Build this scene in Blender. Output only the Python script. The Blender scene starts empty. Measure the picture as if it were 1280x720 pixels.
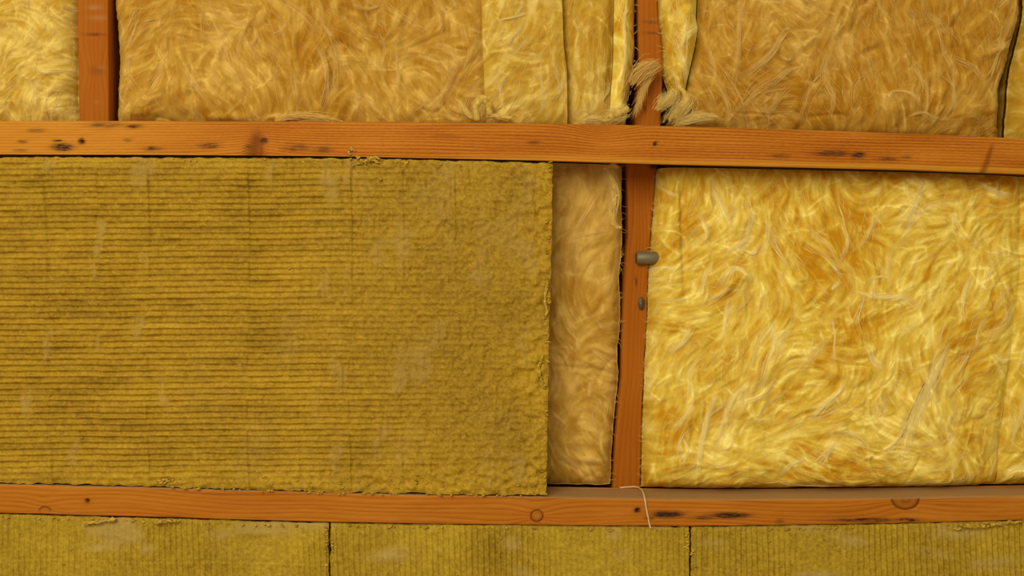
import bpy, math
import numpy as np

# ------------------------------------------------------------------ camera, world, light, exposure
D = 1.30            # distance from the camera to the front faces of the battens (m)
Z0 = 1.45           # height of the camera over the floor (m)
S = 0.001           # one photo pixel on the front plane = 1 mm
sc = bpy.context.scene
col = sc.collection

cam_data = bpy.data.cameras.new('camera')
cam_data.sensor_width = 36.0
cam_data.lens = 36.0 * D / 1.28
cam_data.clip_start = 0.01
cam = bpy.data.objects.new('camera', cam_data)
cam.location = (0.0, -D, Z0)
cam.rotation_euler = (math.pi / 2, 0, 0)
col.objects.link(cam)
sc.camera = cam

world = bpy.data.worlds.new('room_light')
sc.world = world
world.use_nodes = True
bg = world.node_tree.nodes['Background']
bg.inputs['Color'].default_value = (1.0, 0.90, 0.68, 1)
bg.inputs['Strength'].default_value = 0.52

lamp_data = bpy.data.lights.new('window_light', 'AREA')
lamp_data.shape = 'RECTANGLE'
lamp_data.size = 1.5
lamp_data.size_y = 1.3
lamp_data.energy = 56.0
lamp_data.color = (1.0, 0.90, 0.68)
lamp = bpy.data.objects.new('window_light', lamp_data)
lamp.location = (-0.85, -2.30, Z0 + 1.10)
lamp.rotation_euler = (0, 0, 0)
col.objects.link(lamp)
from mathutils import Vector
lamp.rotation_euler = (Vector((0.15, 0, Z0 - 0.1)) - lamp.location).to_track_quat('-Z', 'Y').to_euler()

vs = sc.view_settings
vs.view_transform = 'Standard'
vs.look = 'None'
vs.exposure = -0.06
vs.gamma = 1.0
vs.use_curve_mapping = False

# ------------------------------------------------------------------ helpers
rng = np.random.default_rng(7)
CX0, CX1, CY0, CY1 = -260, 1540, -170, 890          # canvas of the wall, in photo pixels
CW, CH = CX1 - CX0, CY1 - CY0


def lin(r, g, b):
    def f(c):
        c /= 255.0
        return c / 12.92 if c <= 0.04045 else ((c + 0.055) / 1.055) ** 2.4
    return (f(r), f(g), f(b), 1.0)


def blurred(sx, sy=None, seed=0, arr=None):
    """unit-variance Gaussian noise blurred by sx, sy pixels (FFT)"""
    sy = sx if sy is None else sy
    if arr is None:
        arr = np.random.default_rng(seed).standard_normal((CH, CW)).astype(np.float32)
    F = np.fft.rfft2(arr)
    ky = np.fft.fftfreq(CH)[:, None]
    kx = np.fft.rfftfreq(CW)[None, :]
    F *= np.exp(-2 * math.pi ** 2 * ((kx * sx) ** 2 + (ky * sy) ** 2))
    o = np.fft.irfft2(F, s=(CH, CW)).astype(np.float32)
    o -= o.mean()
    return o / o.std()


def samp(C, x, y):
    x = np.clip(np.asarray(x, dtype=np.float32) - CX0, 0, CW - 1.001)
    y = np.clip(np.asarray(y, dtype=np.float32) - CY0, 0, CH - 1.001)
    i = x.astype(np.int32); j = y.astype(np.int32)
    fx = x - i; fy = y - j
    return (C[j, i] * (1 - fx) * (1 - fy) + C[j, i + 1] * fx * (1 - fy)
            + C[j + 1, i] * (1 - fx) * fy + C[j + 1, i + 1] * fx * fy)


def lic(noise, theta, n, step):
    """noise smeared along the direction field: fibres"""
    out = noise.copy()
    jj, ii = np.mgrid[0:CH, 0:CW].astype(np.float32)
    ct = np.cos(theta).astype(np.float32) * step
    st = np.sin(theta).astype(np.float32) * step
    for sgn in (1, -1):
        x = ii.copy(); y = jj.copy()
        for k in range(n):
            a = np.clip(x, 0, CW - 1).astype(np.int32); b = np.clip(y, 0, CH - 1).astype(np.int32)
            x += sgn * ct[b, a]; y += sgn * st[b, a]
            a = np.clip(x, 0, CW - 1).astype(np.int32); b = np.clip(y, 0, CH - 1).astype(np.int32)
            out += noise[b, a] * (1 - 0.6 * k / n)
    out -= out.mean()
    return out / out.std()


def pl(pts):
    """polyline function through (t, value) points"""
    a = np.array(pts, dtype=np.float64)
    return lambda t: np.interp(t, a[:, 0], a[:, 1])


def sstep(a, b, x):
    t = np.clip((x - a) / (b - a), 0, 1)
    return t * t * (3 - 2 * t)


def W(x, y, d, dref=None):
    """photo pixel at depth d behind the batten fronts -> world"""
    s = (D + (d if dref is None else dref)) / D
    x = np.asarray(x, dtype=np.float64); y = np.asarray(y, dtype=np.float64)
    d = np.broadcast_to(np.asarray(d, dtype=np.float64), np.broadcast(x, y, d).shape)
    return np.stack(np.broadcast_arrays((x - 640) * S * s, d, Z0 + (360 - y) * S * s), -1)


def mesh_obj(name, V, F, mat, parent=None, attrs=None, smooth=True, quads=None):
    """V (n,3); F list or (m,4)/(m,3) array"""
    me = bpy.data.meshes.new(name)
    V = np.asarray(V, dtype=np.float32).reshape(-1, 3)
    if isinstance(F, np.ndarray):
        k = F.shape[1]
        me.vertices.add(len(V)); me.vertices.foreach_set('co', V.ravel())
        me.loops.add(F.size); me.loops.foreach_set('vertex_index', F.astype(np.int32).ravel())
        me.polygons.add(len(F))
        me.polygons.foreach_set('loop_start', np.arange(0, F.size, k, dtype=np.int32))
        me.update(calc_edges=True)
    else:
        me.from_pydata([tuple(map(float, v)) for v in V], [], F)
    me.polygons.foreach_set('use_smooth', np.full(len(me.polygons), bool(smooth)))
    for an, av in (attrs or {}).items():
        at = me.attributes.new(an, 'FLOAT', 'POINT')
        at.data.foreach_set('value', np.asarray(av, dtype=np.float32).ravel())
    me.validate(); me.update()
    me.materials.append(mat)
    o = bpy.data.objects.new(name, me)
    col.objects.link(o)
    if parent is not None:
        o.parent = parent
    return o


def tag(o, label=None, cat=None, group=None, kind=None):
    if label: o['label'] = label
    if cat: o['category'] = cat
    if group: o['group'] = group
    if kind: o['kind'] = kind
    return o


def gridfaces(nr, nc, base=0):
    a = np.arange(nr * nc).reshape(nr, nc) + base
    return np.stack([a[:-1, :-1], a[1:, :-1], a[1:, 1:], a[:-1, 1:]], -1).reshape(-1, 4)


def samples(a, b, v0, v1, fine, coarse):
    """sample positions, fine inside the photographed span, coarse outside"""
    out = []
    lo, hi = max(a, v0), min(b, v1)
    if a < v0: out += list(np.arange(a, min(b, v0), coarse))
    if hi > lo: out += list(np.linspace(lo, hi, max(2, int(round((hi - lo) / fine)) + 1)))
    if b > v1: out += list(np.arange(max(a, v1) + coarse, b, coarse)) + [b]
    return np.unique(np.array(out))

# ------------------------------------------------------------------ materials


class NT:
    def __init__(self, name):
        self.m = bpy.data.materials.new(name); self.m.use_nodes = True
        self.t = self.m.node_tree; self.b = self.t.nodes['Principled BSDF']

    def n(self, typ, **kw):
        nd = self.t.nodes.new(typ)
        for k, v in kw.items():
            if k in nd.inputs and not hasattr(nd, k): nd.inputs[k].default_value = v
            else: setattr(nd, k, v)
        return nd

    def l(self, a, b): self.t.links.new(a, b)

    def val(self, x, sock):
        if isinstance(x, (int, float)): sock.default_value = x
        else: self.l(x, sock)

    def math(self, op, a, b=0.0, c=0.0, clamp=False):
        nd = self.n('ShaderNodeMath', operation=op, use_clamp=clamp)
        self.val(a, nd.inputs[0]); self.val(b, nd.inputs[1]); self.val(c, nd.inputs[2])
        return nd.outputs[0]

    def attr(self, name):
        return self.n('ShaderNodeAttribute', attribute_name=name).outputs['Fac']

    def noise(self, vec, scale, detail=2.0, rough=0.5):
        nd = self.n('ShaderNodeTexNoise')
        nd.inputs['Scale'].default_value = scale; nd.inputs['Detail'].default_value = detail
        nd.inputs['Roughness'].default_value = rough
        if vec is not None: self.l(vec, nd.inputs['Vector'])
        return nd.outputs['Fac']

    def ramp(self, fac, stops, interp='LINEAR'):
        nd = self.n('ShaderNodeValToRGB'); nd.color_ramp.interpolation = interp
        e = nd.color_ramp.elements
        while len(e) < len(stops): e.new(0.5)
        for el, (p, c) in zip(e, stops): el.position = p; el.color = c
        self.l(fac, nd.inputs[0]); return nd.outputs[0]

    def mix(self, fac, a, b, mode='MIX'):
        nd = self.n('ShaderNodeMix', data_type='RGBA', blend_type=mode)
        self.val(fac, nd.inputs[0])
        for s_, x in ((nd.inputs[6], a), (nd.inputs[7], b)):
            if isinstance(x, tuple): s_.default_value = x
            else: self.l(x, s_)
        return nd.outputs[2]

    def xyz(self, a, b, c=0.0):
        nd = self.n('ShaderNodeCombineXYZ')
        for s_, x in zip(nd.inputs, (a, b, c)): self.val(x, s_)
        return nd.outputs[0]

    def obj(self): return self.n('ShaderNodeTexCoord').outputs['Object']

    def bump(self, h, strength, dist):
        nd = self.n('ShaderNodeBump'); nd.inputs['Strength'].default_value = strength
        nd.inputs['Distance'].default_value = dist
        self.l(h, nd.inputs['Height']); self.l(nd.outputs[0], self.b.inputs['Normal'])


def glass_wool_mat(name, deep, mid, pale, sss=0.5):
    t = NT(name)
    tint = t.attr('tint')
    nz = t.noise(t.obj(), 160, 3, 0.6)
    f = t.math('MULTIPLY_ADD', nz, 0.25, t.math('SUBTRACT', tint, 0.125), clamp=True)
    c = t.ramp(f, [(0.0, deep), (0.45, mid), (1.0, pale)])
    t.l(c, t.b.inputs['Base Color'])
    t.b.inputs['Roughness'].default_value = 0.85
    t.b.inputs['Specular IOR Level'].default_value = 0.15
    t.b.inputs['Subsurface Weight'].default_value = sss
    t.b.inputs['Subsurface Radius'].default_value = (1.0, 0.7, 0.3)
    t.b.inputs['Subsurface Scale'].default_value = 0.0035
    t.bump(t.noise(t.obj(), 420, 2, 0.6), 0.2, 0.001)
    return t.m


def fibre_mat(name, mid, pale):
    t = NT(name)
    c = t.ramp(t.attr('tint'), [(0.0, mid), (1.0, pale)])
    t.l(c, t.b.inputs['Base Color'])
    t.b.inputs['Roughness'].default_value = 0.6
    t.b.inputs['Specular IOR Level'].default_value = 0.25
    tr = t.n('ShaderNodeBsdfTranslucent'); t.l(c, tr.inputs[0])
    mx = t.n('ShaderNodeMixShader'); mx.inputs[0].default_value = 0.15
    t.l(t.b.outputs[0], mx.inputs[1]); t.l(tr.outputs[0], mx.inputs[2])
    tp_ = t.n('ShaderNodeBsdfTransparent'); m2 = t.n('ShaderNodeMixShader'); m2.inputs[0].default_value = 0.35
    t.l(mx.outputs[0], m2.inputs[1]); t.l(tp_.outputs[0], m2.inputs[2])
    t.l(m2.outputs[0], t.t.nodes['Material Output'].inputs['Surface'])
    return t.m


def stone_wool_mat(name, dark, mid, light, grey):
    t = NT(name)
    o = t.obj()
    fine = t.noise(o, 300, 4, 0.75)
    big = t.noise(o, 9, 3, 0.6)
    f = t.math('MULTIPLY_ADD', fine, 0.9, -0.10)
    f = t.math('MULTIPLY_ADD', t.attr('tint'), 0.20, f)
    f = t.math('MULTIPLY_ADD', big, 0.3, t.math('SUBTRACT', f, 0.18), clamp=True)
    c = t.ramp(f, [(0.0, dark), (0.5, mid), (1.0, light)])
    c = t.mix(t.attr('grey'), c, grey)
    t.l(c, t.b.inputs['Base Color'])
    t.b.inputs['Roughness'].default_value = 0.7
    t.b.inputs['Specular IOR Level'].default_value = 0.25
    t.bump(t.noise(o, 520, 2, 0.6), 0.5, 0.0012)
    return t.m


def wood_mat(name, light, mid, dark, knotc, pale_litc, dustc, period=0.0037, line=0.45, rough_sawn=0.3):
    t = NT(name)
    gu, gv = t.attr('gu'), t.attr('gv')
    warp = t.noise(t.xyz(t.math('MULTIPLY', gu, 2.2), t.math('MULTIPLY', gv, 30.0)), 1.0, 2, 0.5)
    ph = t.math('ADD', t.math('DIVIDE', gv, period), t.math('MULTIPLY', warp, 3.2))
    fr = t.math('FRACT', ph)
    ln = t.ramp(fr, [(0.0, (0, 0, 0, 1)), (0.35, (0.1, 0.1, 0.1, 1)), (0.82, (1, 1, 1, 1)), (0.93, (0.7, 0.7, 0.7, 1)), (1.0, (0, 0, 0, 1))])
    strv = t.noise(t.xyz(t.math('MULTIPLY', gu, 9.0), t.math('MULTIPLY', gv, 420.0)), 1.0, 3, 0.6)
    fleck = t.noise(t.xyz(t.math('MULTIPLY', gu, 160.0), t.math('MULTIPLY', gv, 700.0)), 1.0, 2, 0.5)
    patch = t.noise(t.xyz(t.math('MULTIPLY', gu, 5.0), t.math('MULTIPLY', gv, 22.0)), 1.0, 2, 0.5)
    lstr = t.noise(t.xyz(t.math('MULTIPLY', gu, 6.0), t.math('MULTIPLY', gv, 60.0)), 1.0, 2, 0.5)
    f = t.math('MULTIPLY', ln, t.math('MULTIPLY', t.math('MULTIPLY', lstr, 1.9), line))
    f = t.math('ADD', f, t.math('MULTIPLY', t.math('SUBTRACT', strv, 0.5), 0.55))
    f = t.math('ADD', f, t.math('MULTIPLY', t.math('SUBTRACT', fleck, 0.5), rough_sawn))
    f = t.math('ADD', f, t.math('MULTIPLY_ADD', patch, 0.9, -0.28), clamp=True)
    c = t.ramp(f, [(0.0, light), (0.45, mid), (1.0, dark)])
    c = t.mix(t.attr('sap'), c, t.mix(t.math('MULTIPLY', ln, 0.3), pale_litc, mid))
    c = t.mix(t.attr('knot'), c, knotc)
    # grey-black mould: broken up along the grain
    sn = t.noise(t.xyz(t.math('MULTIPLY', gu, 70.0), t.math('MULTIPLY', gv, 480.0)), 1.0, 3, 0.65)
    sm = t.math('MULTIPLY', t.attr('stain'), t.math('MULTIPLY_ADD', sn, 3.6, -0.85), clamp=True)
    c = t.mix(sm, c, lin(48, 28, 16))
    du = t.math('MULTIPLY', t.attr('dust'), t.math('MULTIPLY_ADD', t.noise(t.obj(), 60, 3, 0.6), 0.6, 0.55), clamp=True)
    c = t.mix(du, c, dustc)
    t.l(c, t.b.inputs['Base Color'])
    t.b.inputs['Roughness'].default_value = 0.7
    t.b.inputs['Specular IOR Level'].default_value = 0.12
    h = t.math('MULTIPLY_ADD', ln, -0.5, t.math('MULTIPLY', fleck, rough_sawn * 2))
    t.bump(h, 0.35, 0.0007)
    return t.m


M = {}
M['gw_bright'] = glass_wool_mat('glass_wool_golden', lin(194, 140, 12), lin(216, 185, 68), lin(248, 230, 132))
M['gw_pale'] = glass_wool_mat('glass_wool_pale', lin(176, 130, 22), lin(193, 156, 54), lin(224, 198, 108))
M['gw_tan'] = glass_wool_mat('glass_wool_tan', lin(168, 117, 18), lin(187, 145, 54), lin(218, 182, 94))
M['fb_bright'] = fibre_mat('fibres_golden', lin(240, 208, 100), lin(254, 242, 176))
M['fb_pale'] = fibre_mat('fibres_pale', lin(212, 180, 82), lin(242, 220, 144))
M['fb_tan'] = fibre_mat('fibres_tan', lin(210, 166, 74), lin(240, 208, 122))
M['stone'] = stone_wool_mat('stone_wool', lin(122, 90, 8), lin(178, 142, 28), lin(216, 184, 68), lin(164, 134, 66))
M['stone_low'] = stone_wool_mat('stone_wool_fresh', lin(128, 99, 12), lin(182, 152, 36), lin(216, 188, 76), lin(172, 146, 78))
M['crumb'] = stone_wool_mat('stone_wool_crumbs', lin(150, 115, 24), lin(194, 158, 50), lin(220, 188, 84), lin(176, 146, 78))
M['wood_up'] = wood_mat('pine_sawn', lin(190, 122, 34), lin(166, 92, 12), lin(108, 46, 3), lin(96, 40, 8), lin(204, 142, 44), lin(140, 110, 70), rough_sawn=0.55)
M['wood_low'] = wood_mat('pine_planed', lin(182, 115, 30), lin(166, 96, 17), lin(120, 54, 5), lin(72, 31, 8), lin(190, 120, 40), lin(160, 128, 84), period=0.006, line=0.35, rough_sawn=0.15)
M['wood_stud'] = wood_mat('pine_stud', lin(166, 96, 13), lin(154, 82, 6), lin(116, 54, 2), lin(70, 26, 5), lin(190, 120, 40), lin(170, 130, 80), period=0.007, line=0.28, rough_sawn=0.15)


def plain(name, c, rough=0.6, metal=0.0, nscale=200, namt=0.3):
    t = NT(name)
    nz = t.noise(t.obj(), nscale, 3, 0.6)
    cc = t.mix(t.math('MULTIPLY', nz, namt), c, tuple(v * 0.4 for v in c[:3]) + (1,))
    t.l(cc, t.b.inputs['Base Color'])
    t.b.inputs['Roughness'].default_value = rough; t.b.inputs['Metallic'].default_value = metal
    t.bump(nz, 0.2, 0.0008)
    return t.m


M['metal'] = plain('grey_galvanised', lin(128, 116, 88), 0.55, 0.3, 400, 0.6)
M['screw'] = plain('dark_steel', lin(84, 72, 54), 0.5, 0.4, 500, 0.5)
M['hole'] = plain('black_hole', lin(30, 18, 10), 0.9)
M['thread'] = plain('pale_thread', lin(222, 190, 140), 0.8)
M['board'] = plain('sheathing_board', lin(104, 62, 26), 0.9, 0, 20, 0.6)

# ------------------------------------------------------------------ structure behind the framing
STUD_F, STUD_B = 0.072, 0.172        # stud front / back depth
s_ = (D + STUD_B) / D


def box(x0, x1, y0, y1, d0, d1, dref):
    V = [W(x, y, d, dref) for d in (d0, d1) for y in (y0, y1) for x in (x0, x1)]
    return np.array(V), [(0, 1, 3, 2), (4, 6, 7, 5), (0, 4, 5, 1), (2, 3, 7, 6), (0, 2, 6, 4), (1, 5, 7, 3)]


V, F = box(CX0 - 40, CX1 + 40, CY0 - 40, CY1 + 40, STUD_B, STUD_B + 0.02, STUD_B)
tag(mesh_obj('wall_back', V, F, M['board'], smooth=False), 'dark board sheathing behind the insulation', None, None, 'structure')

me_v = [(-3, -3.2, 0), (3, -3.2, 0), (3, STUD_B, 0), (-3, STUD_B, 0), (-3, -3.2, -.05), (3, -3.2, -.05), (3, STUD_B, -.05), (-3, STUD_B, -.05)]
tag(mesh_obj('floor', me_v, [(0, 1, 2, 3), (7, 6, 5, 4), (0, 4, 5, 1), (1, 5, 6, 2), (2, 6, 7, 3), (3, 7, 4, 0)], plain('floor_chipboard', lin(190, 150, 100), 0.8, 0, 40, 0.3), smooth=False), 'bare chipboard floor of the room', None, None, 'structure')

# ------------------------------------------------------------------ shared noise canvases
N6, N12 = blurred(6, seed=1), blurred(12, seed=2)
N30, N80 = blurred(30, seed=3), blurred(80, seed=4)
N2 = blurred(1.6, seed=5)
N30b, N60b = blurred(26, seed=6), blurred(55, seed=8)
YY, XX = np.mgrid[CY0:CY1, CX0:CX1].astype(np.float32)
THETA = (math.pi / 2 + 0.55 * blurred(95, seed=11) + 0.38 * blurred(38, seed=12) + 0.22 * blurred(14, seed=13)).astype(np.float32)
THETA2 = (math.pi / 2 + 0.35 + 0.8 * blurred(70, seed=14) + 0.5 * blurred(24, seed=15)).astype(np.float32)
MASK2 = sstep(-0.4, 0.5, blurred(20, seed=16))


def two(sig, seed, n, step):
    a = lic(blurred(sig, seed=seed), THETA, n, step)
    b = lic(blurred(sig, seed=seed + 100), THETA2, n, step)
    return (a * (1 - MASK2) + b * MASK2) * 0.8 + 0.35 * np.maximum(a, b)


F_FINE = two(0.8, 21, 9, 1.0)
F_MID = two(2.2, 22, 6, 1.6)
F_BIG = lic(blurred(6.0, seed=23), THETA2, 7, 2.4)
F_TINT = two(2.6, 24, 7, 1.8)
CREASE = np.exp(-(lic(blurred(16, seed=25), THETA, 8, 4.0) / 0.10) ** 2) * sstep(0.0, 0.9, blurred(45, seed=26))

# wisps: bundles of fibres teased out of the wool, laid into the relief and the colour
WISP = np.zeros((CH, CW), dtype=np.float32)


def splat(X, Y, wd, cnt, amp, r):
    """X, Y (n,k) centre lines; each becomes cnt strands that part towards one end"""
    n, k = X.shape; m = 90
    t = np.linspace(0, 1, m); ti = t * (k - 1); i = np.minimum(ti.astype(int), k - 2); f = ti - i
    Xs = X[:, i] * (1 - f) + X[:, i + 1] * f; Ys = Y[:, i] * (1 - f) + Y[:, i + 1] * f
    tx, ty = np.gradient(Xs, axis=1), np.gradient(Ys, axis=1); ln = np.hypot(tx, ty) + 1e-6
    nx, ny = -ty / ln, tx / ln
    for _ in range(cnt):
        o1, o2, ph = r.normal(0, 0.4, (n, 1)), r.normal(0, 1.0, (n, 1)), r.uniform(0, 6, (n, 1))
        w = wd * (o1 + (o2 - o1) * t ** 1.4 + 0.25 * np.sin(t * 5 + ph))
        a0 = r.uniform(0, 0.25, (n, 1)); a1 = r.uniform(0.75, 1.0, (n, 1))
        a = amp * np.clip(np.minimum((t - a0) * 7, (a1 - t) * 5), 0, 1) * r.uniform(.4, 1, (n, 1)) * ln
        x, y = Xs + nx * w - CX0, Ys + ny * w - CY0
        ok = (x > 1) & (x < CW - 2) & (y > 1) & (y < CH - 2)
        x, y, a = x[ok], y[ok], a[ok]
        i0, j0 = x.astype(int), y.astype(int); fx, fy = x - i0, y - j0
        for (di, dj, wgt) in ((0, 0, (1 - fx) * (1 - fy)), (1, 0, fx * (1 - fy)), (0, 1, (1 - fx) * fy), (1, 1, fx * fy)):
            np.add.at(WISP, (j0 + dj, i0 + di), a * wgt)


def wisp_field(n, k, st, seed, wd, cnt, amp):
    r = np.random.default_rng(seed)
    x = r.uniform(-40, 1320, n); y = r.uniform(-40, 640, n)
    th0 = np.where(r.random(n) < .5, samp(THETA, x, y), samp(THETA2, x, y)) + r.normal(0, .75, n)
    cur = r.normal(0, .10, n); step = r.uniform(*st, n); sg = np.where(r.random(n) < .5, 1, -1)
    X = np.zeros((n, k)); Y = np.zeros((n, k))
    for i in range(k):
        X[:, i] = x; Y[:, i] = y
        th = th0 + cur * i + 0.25 * samp(N12, x, y)
        x = x + sg * np.cos(th) * step; y = y + sg * np.sin(th) * step
    splat(X, Y, wd * r.uniform(.4, 1.4, (n, 1)), cnt, amp * r.uniform(.3, 1.0, (n, 1)), r)


wisp_field(1100, 10, (2.5, 6.5), 301, 4.0, 9, .55)
wisp_field(2600, 8, (1.5, 4.0), 302, 1.8, 4, .60)
wisp_field(5000, 7, (0.8, 2.2), 303, 0.7, 2, .60)

# ------------------------------------------------------------------ timber
XE = samples(CX0, CX1, 0, 1280, 1.6, 6)


def batten(name, mat, top, bot, chamfer, depth, grain, stains, knots, pale_litf, dust_top, holes, nrow, rise=0.0):
    """lofted timber running along the wall; rows of the front face carry the grain"""
    x = XE; n = len(x)
    yt, yb, ch = top(x), bot(x), chamfer(x)
    rows = []      # (y, d, kind)
    er = 1.3
    rows.append((yt, np.full(n, depth), 'b'))
    for k in range(1, 9): rows.append((yt, np.full(n, depth + (er * S - depth) * k / 8.0), 't'))
    rows.append((yt + 0.4 * er, np.full(n, 0.4 * er * S), 'f'))
    for k in range(nrow): rows.append((yt + er + (yb - ch - yt - er) * k / (nrow - 1.0), np.zeros(n), 'f'))
    for k in (0.33, 0.66, 1.0): rows.append((yb - ch * (1 - k), ch * S * 0.4 * k, 'c'))
    for k in (0.25, 0.5, 0.75, 1.0): rows.append((yb - rise * k, ch * S * 0.4 * (1 - k) + depth * k, 'u'))
    nr = len(rows)
    Yp = np.stack([r[0] for r in rows]); Dp = np.stack([r[1] for r in rows]).copy(); Xp = np.broadcast_to(x, Yp.shape)
    kinds = np.array([r[2] for r in rows])
    eff = np.where((kinds == 't')[:, None], Yp - Dp / S, np.where((kinds == 'u')[:, None], Yp + Dp / S, Yp))
    front = (kinds == 'f')[:, None] | (kinds == 'c')[:, None]
    g = grain(Xp, eff)
    kn = np.zeros(Yp.shape); st = np.zeros(Yp.shape)
    for (sx, sy, rx, ry, amp) in stains:
        st = np.maximum(st, amp * np.exp(-(((Xp - sx) / rx) ** 2 + ((Yp - sy) / ry) ** 2) ** 1.5) * front)
    for f in knots:
        g, kn, Dp = f(Xp, eff, g, kn, Dp, front)
    for (hx, hy, r) in holes:
        q = np.hypot(Xp - hx, (Yp - hy) * 1.1)
        m = np.exp(-(q / r) ** 4) * front
        Dp = Dp + 0.007 * m
        st = np.maximum(st, 0.9 * np.exp(-(q / (r * 1.7)) ** 2) * front)
    Dp = Dp - 0.0005 * samp(N30b, Xp, Yp + 300) * front + 0.00015 * samp(N2, Xp * 0.3, Yp) * front
    V = W(Xp, Yp, Dp, 0.0)
    Fg = gridfaces(nr, n)[:, ::-1]
    a = np.arange(nr * n).reshape(nr, n)
    back = np.stack([a[-1, :-1], a[-1, 1:], a[0, 1:], a[0, :-1]], -1)
    cap = np.stack([np.array([a[k, e], a[k + 1, e], a[nr - 2 - k, e], a[nr - 1 - k, e]]) if e == 0 else
                    np.array([a[nr - 1 - k, e], a[nr - 2 - k, e], a[k + 1, e], a[k, e]]) for e in (0, n - 1) for k in range(nr // 2 - 1)])
    sap = pale_litf(Xp, Yp, (kinds == 'c')[:, None] | (kinds == 'u')[:, None], (Yp - yt) / (yb - yt))
    dust = dust_top * (kinds == 't')[:, None] * np.ones(Yp.shape)
    dust[9] = dust_top * 0.4
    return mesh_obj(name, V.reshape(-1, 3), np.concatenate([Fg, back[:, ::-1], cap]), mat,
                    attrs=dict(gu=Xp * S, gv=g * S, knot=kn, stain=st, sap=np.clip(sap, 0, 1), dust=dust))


# upper batten
top_u = pl([(-260, 151), (0, 151), (220, 151), (480, 152), (640, 154), (760, 155.5), (860, 158), (1000, 162), (1140, 167), (1280, 173), (1540, 184)])
bot_u = pl([(-260, 193), (0, 193), (200, 193.5), (400, 195), (560, 198), (690, 201), (840, 205.5), (1000, 209), (1140, 212.5), (1280, 217.5), (1540, 228)])
ch_u = pl([(-260, 1.5), (560, 1.5), (690, 3), (840, 5), (1000, 7), (1280, 8.5), (1540, 9)])  # bevel widens to the right and faces forward, shaped to imitate the lit underside


def grain_u(x, y):
    yy = y - np.interp(x, [0, 640, 1280], [151, 154, 173])
    g = yy + 1.6 * samp(N60b, x * 0.5, 100 + 0 * x)
    g = g - 16 * np.exp(-((x - 752) / 34) ** 2) * np.exp(-np.maximum(yy, -30) / 17.0)
    g = g + 9 * np.exp(-(np.abs(x - 320) / 40) ** 1.3) * np.clip(yy / 42, 0, 1.5)
    return g


def knot_wedge(x, y, g, kn, d, fr):
    t = np.clip((y - 150) / 46.0, 0, 1)
    c = 324 - 7 * t; w = 4 + 10 * t
    m = np.exp(-(np.abs(x - c) / w) ** 2.2) * sstep(0.12, 0.55, t) * fr
    edge = np.exp(-((x - (c + w * 0.75)) / 2.2) ** 2) * sstep(0.4, 0.9, t) * fr
    return g + 4 * m * np.sin(x * 0.5), np.maximum(kn, 0.75 * m + 0.25 * edge), d


def knot_slash(x, y, g, kn, d, fr):
    t = (y - 172) / 38.0
    c = 1243 - 12 * np.clip(t, -0.2, 1.2)
    m = np.exp(-(np.abs(x - c) / (2.0 + 2.5 * np.clip(t, 0, 1))) ** 3) * sstep(0.05, 0.45, t) * fr
    return g, np.maximum(kn, 0.6 * m), d


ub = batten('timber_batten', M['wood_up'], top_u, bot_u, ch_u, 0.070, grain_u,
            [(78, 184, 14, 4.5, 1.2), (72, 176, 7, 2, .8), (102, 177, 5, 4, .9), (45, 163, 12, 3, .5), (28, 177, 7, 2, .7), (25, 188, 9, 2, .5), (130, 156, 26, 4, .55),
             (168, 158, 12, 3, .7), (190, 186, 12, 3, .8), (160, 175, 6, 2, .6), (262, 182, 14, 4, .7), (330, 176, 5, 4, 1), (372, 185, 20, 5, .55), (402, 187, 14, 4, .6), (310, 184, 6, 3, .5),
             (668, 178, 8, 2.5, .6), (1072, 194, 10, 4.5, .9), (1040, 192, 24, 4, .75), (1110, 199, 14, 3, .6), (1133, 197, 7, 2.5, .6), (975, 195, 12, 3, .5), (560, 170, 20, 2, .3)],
            [knot_wedge, knot_slash], lambda x, y, c, t: np.where(c, 1.0, 0.75 * sstep(0.78, 0.95, t) * sstep(500, 800, x) + 0.6 * sstep(380, 60, x)),  # lower edge: lit underside painted into the colour; left end: paler wood
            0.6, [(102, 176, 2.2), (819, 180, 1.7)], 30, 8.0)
tag(ub, 'sawn pine batten with dark mould flecks, under the upper row of glass wool', 'batten', 'horizontal battens')

# lower batten
top_l = pl([(-260, 600), (0, 605.5), (120, 608.5), (280, 613), (450, 617.5), (640, 621), (760, 623), (880, 625), (1000, 624.5), (1132, 623), (1280, 620.5), (1540, 616)])
bot_l = pl([(-260, 637), (0, 641), (150, 645), (300, 649.5), (420, 652.5), (560, 655), (700, 656.5), (860, 657.5), (960, 656.5), (1060, 655), (1160, 653), (1280, 650), (1540, 645)])
ch_l = pl([(-260, 1.2), (1540, 1.2)])


def grain_l(x, y):
    g = y - top_l(x) + 3.0 * samp(N60b, x * 0.6, 500 + 0 * x) + 1.2 * samp(N30b, x * 0.7, 600 + y)
    g = g + 14 * np.exp(-((x - 860) / 130) ** 2) * np.clip((y - 620) / 40, 0, 1)
    for (kx, ky, wx, wy, a) in ((671, 645, 24, 12, 9), (1132, 625, 42, 16, 12), (55, 637, 20, 10, 7)):
        g = g + a * np.tanh((y - ky) / 5.0) * np.exp(-((x - kx) / wx) ** 2) * np.exp(-((y - ky) / (wy * 1.6)) ** 2)
    return g


def round_knot(kx, ky, rx, ry, fill):
    def f(x, y, g, kn, d, fr):
        q = np.hypot((x - kx) / rx, (y - ky) / ry)
        inside = sstep(1.05, 0.9, q)
        g = g * (1 - inside) + inside * q * 9
        ring = np.exp(-((q - 1.0) * min(rx, ry) / 1.0) ** 2)
        kn = np.maximum(kn, np.maximum(ring * 0.95, inside * fill) * fr)
        return g, kn, d + (0.0010 * ring - 0.0005 * inside) * fr
    return f


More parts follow.
